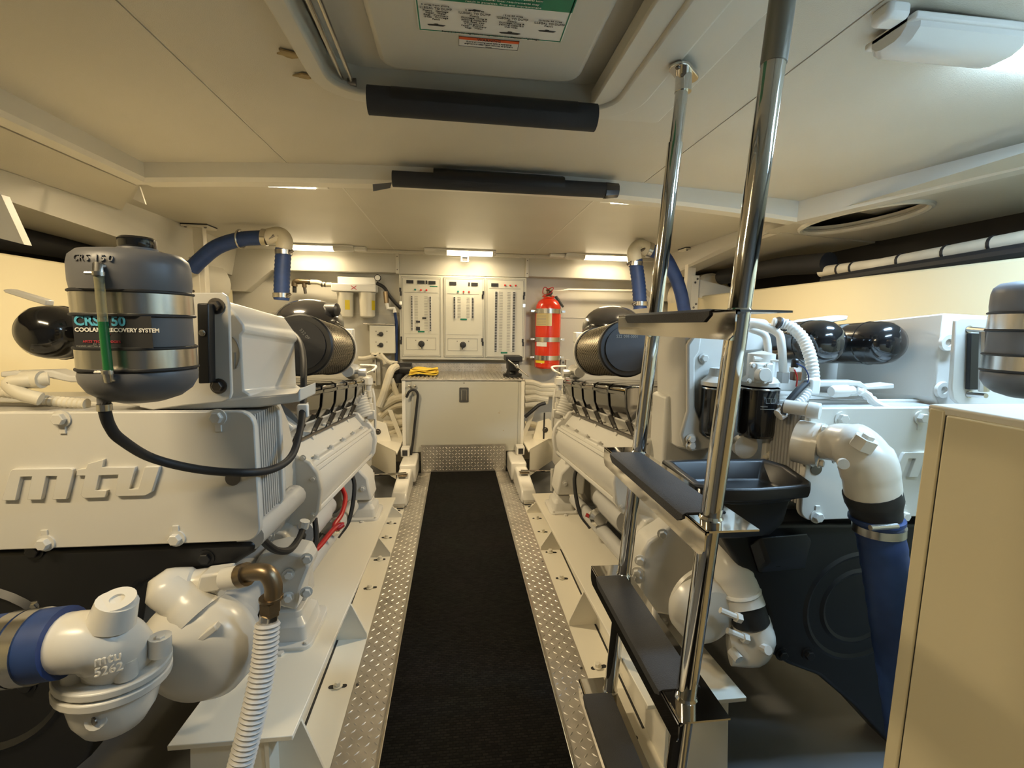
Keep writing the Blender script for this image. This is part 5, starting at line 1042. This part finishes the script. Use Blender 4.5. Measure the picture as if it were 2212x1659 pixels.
obj('red_wire', B().tube(cr([P(1716, 798, 1.235), P(1722, 815, 1.23), P(1720, 835, 1.23)], 5), 0.0022, 6), REDC, fu)
obj('blue_wire', B().tube(cr([P(1720, 785, 1.24), P(1738, 795, 1.24), P(1747, 815, 1.24), P(1742, 830, 1.24)], 5), 0.0018, 6), BLUE, fu)
dc = P(1772, 889, 1.12)
cy = obj('sensor_cylinder', B().lathe([(0, 0), (0.0215, 0), (0.0225, 0.002), (0.0225, 0.028), (0.019, 0.030), (0.019, 0.085), (0, 0.085)], dc, (-0.75, 0.9, 0.05), 24), ENG, E)
obj('fuel_hose', B().tube(cr([P(1720, 845, 1.32), P(1790, 853, 1.32), P(1850, 850, 1.31)], 5), 0.008, 8), ENG, E)
obj('bent_bracket', px_prism([(1760, 824), (1860, 824), (1875, 835), (1932, 829), (1932, 839), (1870, 842), (1850, 834), (1765, 836)], 1.28, 0.05), ENG, E, bevel=0.003)
lo = thing('sensor_cable', 'white taped sensor cable with a ribbed plug above the cooler plate', 'cable', P(1880, 860, 1.2))
obj('plug', B().lathe([(0, 0), (0.014, 0), (0.018, 0.01), (0.018, 0.05), (0.013, 0.055), (0.013, 0.07), (0, 0.07)], P(1795, 846, 1.22), (1, 0, 0.05), 16), WHITE, lo)
obj('cable', B().tube(cr([P(1850, 843, 1.22), P(1872, 852, 1.21), P(1890, 870, 1.20), P(1925, 886, 1.19), P(1945, 890, 1.18)], 6), 0.010, 10), WHITE, lo)
for t_ in ((1862, 847), (1874, 855), (1884, 864)): obj('ring', B().lathe([(0.010, -0.003), (0.0125, -0.003), (0.0125, 0.003), (0.010, 0.003)], P(*t_, 1.212), (0.8, 0, -0.6), 12), WHITE, lo)
for px, py in ((2043, 740), (2033, 842)):
    sk = obj('socket_plug', B().lathe([(0, 0.004), (0.012, 0.004), (0.012, 0.010), (0.025, 0.010), (0.0265, 0.006), (0.0265, 0), (0, 0)], P(px, py, 1.279), (0,-1,0), 24), ENG, E)
bq = obj('tank_bracket', px_prism([(2066, 692), (2075, 687), (2330, 690), (2330, 880), (2070, 872), (2060, 862), (2056, 840)], 1.20, 0.012), ENG, E, bevel=0.003)
for py in (711, 852):
    inst('bolt', BOLT_ST, bq, P(2092, py, 1.20), aim((0,-1,0)), (1.2,1.2,2.4))
    obj('pin', B().tube([P(2092, py, 1.17), P(2130, py + 3, 1.12)], 0.007, 8), STEEL, bq)
obj('slide_rail', px_prism([(2098, 720), (2118, 720), (2116, 842), (2094, 842)], 1.185, 0.012), BLACK, E, bevel=0.002)
obj('hinge_post', B().tube([P(2128, 715, 1.10), P(2125, 845, 1.10)], 0.012, 10), STEEL, bq)
# raw water elbow and blue hose in front of the cooler
re = obj('water_elbow', B().tube(cr([P(1768, 965, 1.13), P(1800, 958, 1.06), P(1840, 962, 1.0), P(1868, 990, 0.97), P(1880, 1030, 0.965), P(1886, 1075, 0.965)], 6), [0.036]*4 + [0.042]*4 + [0.050]*4 + [0.056]*6 + [0.060]*6 + [0.058]*7, 24), ENG, E)
obj('flange', B().lathe([(0, 0), (0.058, 0), (0.058, 0.014), (0, 0.014)], P(1776, 962, 1.10), (-0.55, 0.8, 0.05), 28), ENG, re)
obj('mating_flange', B().lathe([(0, 0), (0.060, 0), (0.060, 0.05), (0, 0.05)], P(1766, 962, 1.125), (-0.55, 0.8, 0.05), 28), ENG, re)
for px, py in ((1775, 925), (1768, 1000), (1800, 990)): inst('bolt', BOLT_S, re, P(px, py, 1.08), aim((0.55,-0.8,0)), (1.3,1.3,1.4))
obj('hex_plug', B().lathe([(0, 0), (0.026, 0), (0.026, 0.028), (0.014, 0.028), (0.014, 0.036), (0, 0.036)], P(1858, 968, 0.94), (0.25, -0.35, 1), 6), ENG, re)
obj('side_boss', B().lathe([(0, 0), (0.012, 0), (0.012, 0.012), (0, 0.012)], P(1820, 1000, 0.94), (-0.6,-1,0), 14), ENG, re)
b2 = thing('water_hose', 'blue rubber water hose with a steel clamp going down beside the storage cabinet', 'hose', P(1930, 1400, 0.95))
obj('hose', B().tube(cr([P(1892, 1108, 0.965), P(1902, 1160, 0.965), P(1918, 1260, 0.96), P(1935, 1380, 0.95), P(1955, 1520, 0.95), P(1970, 1640, 0.95)], 8), [0.050 + 0.0012*math.sin(i*2.1) for i in range(41)], 22), BLUE, b2)
obj('rubber_sleeve', B().tube(cr([P(1882, 1060, 0.965), P(1887, 1080, 0.965), P(1893, 1115, 0.965)], 6), [0.0595]*7 + [0.058, 0.056, 0.054, 0.053, 0.0525, 0.052], 22), RUBBER, b2)
k = obj('clamp', B().lathe([(0.0515, -0.010), (0.0545, -0.010), (0.0545, 0.010), (0.0515, 0.010)], P(1898, 1140, 0.965), (0.08, 0, -1), 26), STEEL, b2)
obj('clamp_screw', B().tube([P(1880, 1140, 0.90), P(1938, 1136, 0.90)], 0.0065, 8), STEEL, k)
obj('hose_collar', B().lathe([(0.0505, -0.006), (0.0575, -0.004), (0.0575, 0.004), (0.0505, 0.006)], P(1893, 1120, 0.965), (0.08, 0, -1), 26), BLUE, b2)
# black drip tray under the oil filters
rim = [(1430, 993), (1520, 991), (1652, 990), (1700, 1004), (1752, 1040), (1750, 1047), (1715, 1051), (1640, 1056), (1565, 1056), (1498, 1046)]
zt_ = 0.872; rm = [PZ(x, y, zt_) for x, y in rim]; ctr = sum(rm, Vector((0,0,0)))/len(rm)
sc = lambda k, z, up=0: [Vector((ctr.x + (p.x-ctr.x)*k, ctr.y + (p.y-ctr.y)*k + up, z)) for p in rm]
tr = obj('drip_tray', B().loft([sc(0.55, zt_-0.055), sc(0.72, zt_-0.052), sc(0.84, zt_-0.008), sc(0.88, zt_), sc(1.0, zt_), sc(1.01, zt_-0.02), sc(0.99, zt_-0.034), sc(0.80, zt_-0.045, 0.02), sc(0.76, zt_-0.12, 0.03), sc(0.70, zt_-0.17, 0.06)]), BLACK, E, bevel=0.005)
for px, py in ((1490, 1009), (1608, 1009)): inst('bolt', BOLT_B, tr, P(px, py, 1.36), aim((0,-1,0)), (1.2,1.2,1.4))
inst('bolt', BOLT_B, tr, P(1603, 1126, 1.10), aim((0,-1,0)), (1.2,1.2,1.2))
# water pump and its pipe
wp = obj('pump_pipe', B().tube(cr([P(1395, 1085, 1.62), P(1450, 1115, 1.52), P(1520, 1160, 1.38), P(1568, 1205, 1.28), P(1588, 1245, 1.24), P(1604, 1290, 1.22)], 7), [0.055]*15 + [0.060]*14 + [0.056]*7, 24), ENG, E)
obj('pipe_bead', B().lathe([(0.056, -0.006), (0.060, 0), (0.056, 0.006)], P(1598, 1276, 1.222), (0.25, -0.1, -1), 26), ENG, wp)
obj('coupling', B().tube([P(1608, 1300, 1.215), P(1622, 1345, 1.20)], 0.053, 24), RUBBER, wp)
for a_, b_ in (((1604, 1292), (1611, 1312)), ((1619, 1336), (1626, 1358))):
    k = obj('pipe_clamp', B().tube([P(*a_, 1.217), P(*b_, 1.205)], 0.0565, 26), ENG, wp)
    c = P(a_[0] - 48, a_[1] + 26, 1.16); obj('clamp_bolt', B().tube([c, c + Vector((0.05, -0.01, -0.02))], 0.009, 8).lathe([(0,-0.008),(0.014,-0.008),(0.014,0.008),(0,0.008)], c + Vector((0.05,-0.01,-0.02)), (1,0,-0.3), 6), ENG, k)
obj('pump_elbow', B().tube(cr([P(1624, 1350, 1.20), P(1634, 1378, 1.19), P(1620, 1402, 1.20), P(1575, 1400, 1.22)], 6), [0.052]*7 + [0.050]*6 + [0.048]*6, 22), ENG, E)
obj('drain_lug', B().tube([P(1640, 1395, 1.16), P(1660, 1405, 1.12)], 0.013, 10), ENG, E)
obj('drain_lug', B().tube([P(1580, 1405, 1.18), P(1597, 1426, 1.15)], 0.014, 10), ENG, E)
vl_ = obj('pump_volute', B().lathe([(0, -0.01), (0.05, -0.01), (0.085, 0.005), (0.098, 0.035), (0.098, 0.07), (0.07, 0.10), (0, 0.10)], P(1536, 1338, 1.20), (-0.1, 1, 0.05), 36), ENG, E)
obj('pump_flange', B().lathe([(0, 0), (0.118, 0), (0.118, 0.014), (0, 0.014)], P(1520, 1300, 1.31), (-0.12, 1, 0.05), 40), ENG, E)
for a in range(7):
    c = P(1520, 1300, 1.308); inst('bolt', BOLT_S, vl_, c + Vector((0.106*math.cos(a*0.9+2), 0, 0.106*math.sin(a*0.9+2))), aim((0,-1,0)))
gh = obj('gear_housing', px_prism([(1388, 1195), (1402, 1170), (1435, 1150), (1460, 1130), (1500, 1150), (1530, 1200), (1530, 1330), (1470, 1335), (1395, 1322), (1385, 1300)], 1.42, 0.10), ENG, E, bevel=0.010)
for px, py in ((1383, 1210), (1376, 1235), (1432, 1153), (1378, 1248)): inst('bolt', BOLT_E, gh, P(px, py, 1.42), aim((-0.4,-1,0)), (1.1,1.1,1.2))

# small things beside the far engine cover
rv = thing('drain_valve', 'small red valve handle on the bed under the engine near the ladder', 'valve', P(1275, 1118, 2.15))
obj('handle', B().tube([P(1266, 1112, 2.15), P(1287, 1122, 2.12)], 0.010, 8), REDC, rv)
obj('body', B().tube([P(1280, 1105, 2.16), P(1276, 1119, 2.16)], 0.014, 10), ENG, rv)
# ================================================================ boarding ladder
YL, YR = 1.31, 0.83
lad = thing('boarding_ladder', 'polished steel boarding ladder with black grip treads rising to the hatch', 'ladder', (0.49, 1.07, 0.0))
lt0, lb0 = P(1475, 180, YL), P(1318, 1490, YL)
rt0, rb0 = P(1690, 0, YR), P(1460, 1659, YR)
def ext(a, b_, z): t = (z - a.z)/(b_.z - a.z); return a.lerp(b_, t)
LT, LB = ext(lt0, lb0, 1.945), ext(lt0, lb0, 0.003)
RT, RB = ext(rt0, rb0, 1.945), ext(rt0, rb0, 0.003)
pl = obj('pole', B().tube([LB, ext(lt0, lb0, 1.765)], 0.0205, 20), CHROME, lad)
obj('inner_tube', B().tube([ext(lt0, lb0, 1.75), LT], 0.0175, 20), CHROME, pl)
pr = obj('pole', B().tube([RB, ext(rt0, rb0, 1.76)], 0.0205, 20), CHROME, lad)
obj('grip_sleeve', B().tube([ext(rt0, rb0, 1.72), ext(rt0, rb0, 1.93)], 0.022, 20), mat('sleeve_grey', (0.22, 0.21, 0.18), 0.35, 0.6), pr)
obj('inner_tube', B().tube([ext(rt0, rb0, 1.75), RT], 0.0175, 20), CHROME, pr)
for top in (LT, RT):
    f = obj('ceiling_flange', B().prism([(top.x + x*math.cos(0.75) - y*math.sin(0.75), top.y + x*math.sin(0.75) + y*math.cos(0.75), 1.945) for x, y in rrect(0.12, 0.055, 0.026, 6)], (0, 0, 0.009)), CHROME, lad, bevel=0.002)
    obj('socket', B().lathe([(0.0, 1.90), (0.0225, 1.90), (0.0225, 1.945), (0, 1.945)], (top.x, top.y, 0), n=18), CHROME, f)
    for d in (-0.045, 0.045): inst('screw', SCREW, f, (top.x + d*math.cos(0.75), top.y + d*math.sin(0.75), 1.9445), aim((0,0,-1)), (1.4,1.4,1.2))
def tread(z):
    a, b_ = ext(lt0, lb0, z), ext(rt0, rb0, z); x = (a.x + b_.x)/2
    y0, y1 = YR - 0.062, YL + 0.055; xf_, xb = x - 0.068, x + 0.040; r = 0.02
    t = obj('tread', B().box(xf_, xb, y0, y1, z-0.004, z), CHROME, lad)
    lip = [(y0 + r*(1-math.cos(k*math.pi/8)), z - 0.058 + r*(1-math.sin(k*math.pi/8))) for k in range(5)] if False else [(y0, z), (y0, z-0.036), (y0+0.006, z-0.047), (y0+0.018, z-0.054), (y1-0.018, z-0.054), (y1-0.006, z-0.047), (y1, z-0.036), (y1, z)]
    obj('front_lip', B().prism([(xf_, y, zz) for y, zz in lip], (0.003, 0, 0)), CHROME, t)
    obj('nosing', B().tube([(xf_+0.004, y0, z-0.004), (xf_+0.004, y1, z-0.004)], 0.005, 8), CHROME, t)
    g0, g1 = YR + 0.018, YL - 0.012
    g = [(xf_ - 0.004, -0.022), (xf_ - 0.004, -0.002), (xf_ + 0.004, 0.004), (xb - 0.02, 0.004), (xb - 0.018, 0.0), (xf_ + 0.002, -0.001), (xf_ - 0.001, -0.022)]
    rings = [[Vector((px_, y, z + pz if not e else z + min(pz, 0.0) * 0.4 + (0.003 if pz > 0 else 0))) for px_, pz in g] for y, e in ((g0, 1), (g0 + 0.02, 0), (g1 - 0.02, 0), (g1, 1))]
    obj('grip_pad', B().loft(rings), TREADM, t)
    for q in (a, b_): obj('weld_collar', B().lathe([(0.0205, 0), (0.024, 0), (0.0205, 0.005)], (q.x, q.y, z), (0,0,1), 16), CHROME, t)
for z in (1.285, 0.878, 0.487, 0.09): tread(z)
# ================================================================ storage cabinet at the ladder foot
CXF = 0.80
c0 = PX(2007, 878, CXF); c1 = PX(2044, 881, CXF)
cb = thing('storage_cabinet', 'cream storage cabinet with a flush door standing beside the ladder', 'cabinet', (1.2, 0.2, -0.12))
zt = c0.z
obj('carcass', B().box(CXF + 0.004, 1.62, -0.9, c0.y, -0.12, zt - 0.012), CREAM, cb, bevel=0.006)
obj('frame_stile', B().box(CXF, CXF + 0.02, c1.y + 0.002, c0.y, -0.12, zt - 0.002), CREAM, cb, bevel=0.003)
dr = obj('door', B().box(CXF - 0.002, CXF + 0.018, -0.88, c1.y - 0.002, -0.10, zt - 0.008), CREAM, cb, bevel=0.004)
obj('door_gap', B().box(CXF + 0.003, CXF + 0.006, c1.y - 0.004, c1.y + 0.004, -0.10, zt - 0.01), DARK, cb)
obj('top', B().box(CXF + 0.002, 1.64, -0.9, c0.y + 0.004, zt - 0.012, zt + 0.004), BEAM, cb, bevel=0.004)
# ================================================================ foam bumpers
f1a, f1b = PZ(795, 216, 1.917), PZ(1286, 255, 1.917)
fm = thing('foam_bumper', 'black foam pipe bumper fixed along the far rim of the hatch', 'foam bumper', (f1a + f1b)/2, 'foam bumpers')
obj('foam', B().tube([f1a, f1b], 0.040, 20), FOAM, fm)
ta, tb_ = f1a.lerp(f1b, 0.10), f1a.lerp(f1b, 0.91)
tp = B(); u = (tb_-ta).normalized(); n = 10
rings = [[p + Vector((0, -math.cos(a), math.sin(a)))*0.0412 for a in [math.radians(-10 + 120*k/n) for k in range(n+1)]] for p in (ta, tb_)]
obj('tape', B().loft(rings, caps=False, closed=False), TAPE, fm)
f2a, f2b = P(848, 386, 2.33), P(1306, 411, 2.33)
fm = thing('foam_bumper', 'longer black foam pipe bumper taped on the cross beam', 'foam bumper', (f2a + f2b)/2, 'foam bumpers')
obj('foam', B().tube([f2a, f2b], 0.036, 20), FOAM, fm)
ta, tb_ = P(937, 383, 2.33), P(1217, 401, 2.33)
rings = [[p + Vector((0, -math.cos(a)*(1 if a < 1.5 else 1), math.sin(a)))*0.0375 for a in [math.radians(-35 + 125*k/n) for k in range(n+1)]] + [p + Vector((0, 0.03, 0.075))] for p in (ta, tb_)]
obj('wide_tape', B().sheet([[p + Vector((0, -0.0385*math.cos(a), 0.0385*math.sin(a))) for a in [math.radians(-40 + 100*k/6) for k in range(7)]] + [p + Vector((0, 0.028, 0.052))] for p in (ta, tb_)], 0.002, (0, -1, 0.2)), TAPE, fm)
e0 = P(1306, 412, 2.33); e1 = P(1334, 412, 2.33)
obj('end_tape', B().loft([[Vector((p.x, 2.33 + 0.04*math.cos(a)*k, p.z + 0.04*math.sin(a)*k)) for a in [i*math.pi/5 + 0.2 for i in range(10)]] for p, k in ((e0, 1.0), (e0.lerp(e1, 0.5), 0.93), (e1, 0.85))]), GLOSSB, fm)
obj('tape_tail', B().prism([P(805, 398, 2.34), P(846, 394, 2.34), P(843, 406, 2.34), P(806, 413, 2.34)], (0, 0.004, 0)), GREYP, fm)
# ================================================================ placards on the hatch lid
SGZ = 2.0030
def sg(px, py): return PZ(px, py, SGZ)
sgn = thing('dumping_placard', 'white and green garbage dumping placard on the hatch lid', 'sign', (0.1, 1.0, SGZ))
x0, x1, ye, yn = -0.099, 0.276, 1.319, 0.88
VY = lambda y: 1.198 + (y - 1.085)*0.124/0.17
obj('sheet', B().prism([((x0+x1)/2 + x, (ye+yn)/2 + y, SGZ) for x, y in rrect(x1-x0, ye-yn, 0.012)], (0,0,0.002)), WINK, sgn)
bw = 0.004
def strip(a, b_, c_, d, m, nm='border', z=SGZ-0.0006): return obj(nm, B().box(a, b_, c_, d, z, z+0.0012), m, sgn)
strip(x0+0.003, x1-0.003, ye-0.006, ye-0.003, GREEN); strip(x0+0.003, x0+0.006, yn, ye-0.006, GREEN); strip(x1-0.006, x1-0.003, yn, ye-0.006, GREEN)
hd = strip(x0, x1, yn, 1.198, GREEN, 'header')
def tl(s, x, y, size, m=INK, al='CENTER', sx=1.0): return text('lettering', s, size*0.80, (x, VY(y), SGZ - 0.0022), (1,0,0), (0,-1,0), m, sgn, al, sx*1.2)
xm = (x0+x1)/2; W4 = (x1-x0)/4
tl('areas and the Great Lakes is subject to Federal Law', xm, 1.045, 0.011, WINK); tl('Additional local requirements may', xm + 0.03, 1.062, 0.011, WINK); tl('result in penalties, fines and imprisonment', xm + 0.02, 1.077, 0.011, WINK)
for k in range(4):
    xc = x0 + W4*(k+0.5)
    tl(('3 miles from shore', '3 to 12 miles', '12 to 25 miles', 'Outside 25 miles')[k], xc, 1.112 + 0.008*k, 0.009)
    tl('ILLEGAL TO DUMP', xc, 1.128 + 0.008*k, 0.0125, sx=0.78)
    ls = (['Plastic   Garbage', 'Paper   Metal', 'Rags   Crockery', 'Glass   Dunnage', 'Food'], ['Plastic', 'Dunnage, lining &', 'packing materials', 'that float, also', 'if not ground', 'Paper   Crockery', 'Rags   Metal'], ['Plastic', 'Dunnage, lining &', 'packing materials', 'that float'], ['Plastic'])[k]
    for i, s_ in enumerate(ls): tl(s_, xc, 1.140 + 0.008*k + 0.0105*i, 0.0095, INK)
def boat(xc, y, w_, nm):
    h = w_*0.10
    pts = [(-0.5, 0), (-0.42, -h/w_*0.9), (0.36, -h/w_*0.9), (0.5, 0.02), (0.1, 0.06), (0.08, 0.13), (-0.1, 0.13), (-0.12, 0.05)]
    obj(nm, B().prism([(xc + w_*a, VY(y) - w_*0.8*b_, SGZ - 0.0012) for a, b_ in pts], (0,0,0.0008)), INK, sgn)
for k, (yy, w_) in enumerate(((1.212, 0.045), (1.118, 0.03), (1.220, 0.055), (1.190, 0.045))): boat(x0 + W4*(k+0.5), yy, w_, 'boat_symbol')
tl('State and local regulations may restrict the disposal of garbage.', xm, 1.243, 0.0105)
wn = thing('warning_label', 'small warning label with an orange header on the hatch lid', 'sign', (0.1, 1.3, SGZ))
wx0, wx1, wy0, wy1 = 0.004, 0.165, 1.329, 1.371
obj('sheet', B().box(wx0, wx1, wy0, wy1, SGZ, SGZ+0.002), WINK, wn)
obj('frame', B().box(wx0, wx1, wy0, wy0+.001, SGZ-0.0006, SGZ).box(wx0, wx1, wy1-.001, wy1, SGZ-0.0006, SGZ).box(wx0, wx0+.001, wy0, wy1, SGZ-0.0006, SGZ).box(wx1-.001, wx1, wy0, wy1, SGZ-0.0006, SGZ), INK, wn)
obj('header', B().box(wx0, wx1, wy0, wy0+0.012, SGZ-0.0006, SGZ+0.0004), ORANGE, wn)
text('lettering', 'WARNING', 0.013, ((wx0+wx1)/2, wy0+0.0115, SGZ-0.001), (1,0,0), (0,-1,0), INK, wn, 'CENTER')
for i, s_ in enumerate(('Guard all moving parts before operating', 'engines and keep hatch secured to prevent', 'injury')): text('lettering', s_, 0.0075, ((wx0+wx1)/2, wy0 + 0.021 + 0.009*i, SGZ-0.001), (1,0,0), (0,-1,0), INK, wn, 'CENTER')
# ================================================================ pipes above the tank walls
def lab_pipe(name, b_, m_, lab, cat='pipe'): return single(name, b_, m_, lab, cat)
lab_pipe('exhaust_duct', B().tube([PX(1560, 598, 2.28), PX(1630, 586, 2.28), PX(1700, 574, 2.28), PX(1790, 568, 2.3)], 0.065, 18), RUBBER, 'thick black duct lying above the cream tank wall behind the ladder')
pw = thing('wrapped_pipe', 'long cream pipe with cable ties lying above the tank wall', 'pipe', PX(1900, 560, 2.3))
pp = [PX(1775, 587, 2.30), PX(1900, 572, 2.30), PX(2050, 545, 2.30), PX(2230, 512, 2.30)]
obj('pipe', B().tube(pp, 0.034, 14), PVC, pw)
for t_ in (0.12, 0.2, 0.45, 0.66, 0.86):
    i = min(int(t_*3), 2); c = pp[i].lerp(pp[i+1], t_*3 - i)
    obj('cable_tie', B().lathe([(0.035,-0.006),(0.038,-0.006),(0.038,0.006),(0.035,0.006)], c, pp[i+1]-pp[i], 14), INK, pw)
lab_pipe('cable_run', B().tube([PX(1780, 607, 2.2), PX(1900, 588, 2.2), PX(2050, 566, 2.2), PX(2230, 538, 2.2)], 0.03, 10), RUBBER, 'thick black cable run beneath the wrapped pipe above the tank', 'cable')
lab_pipe('exhaust_duct', B().tube([PX(-60, 500, -2.35), PX(120, 530, -2.35), PX(300, 575, -2.35)], 0.07, 14), RUBBER, 'black duct in the dark gap above the tank wall behind the coolant tank')
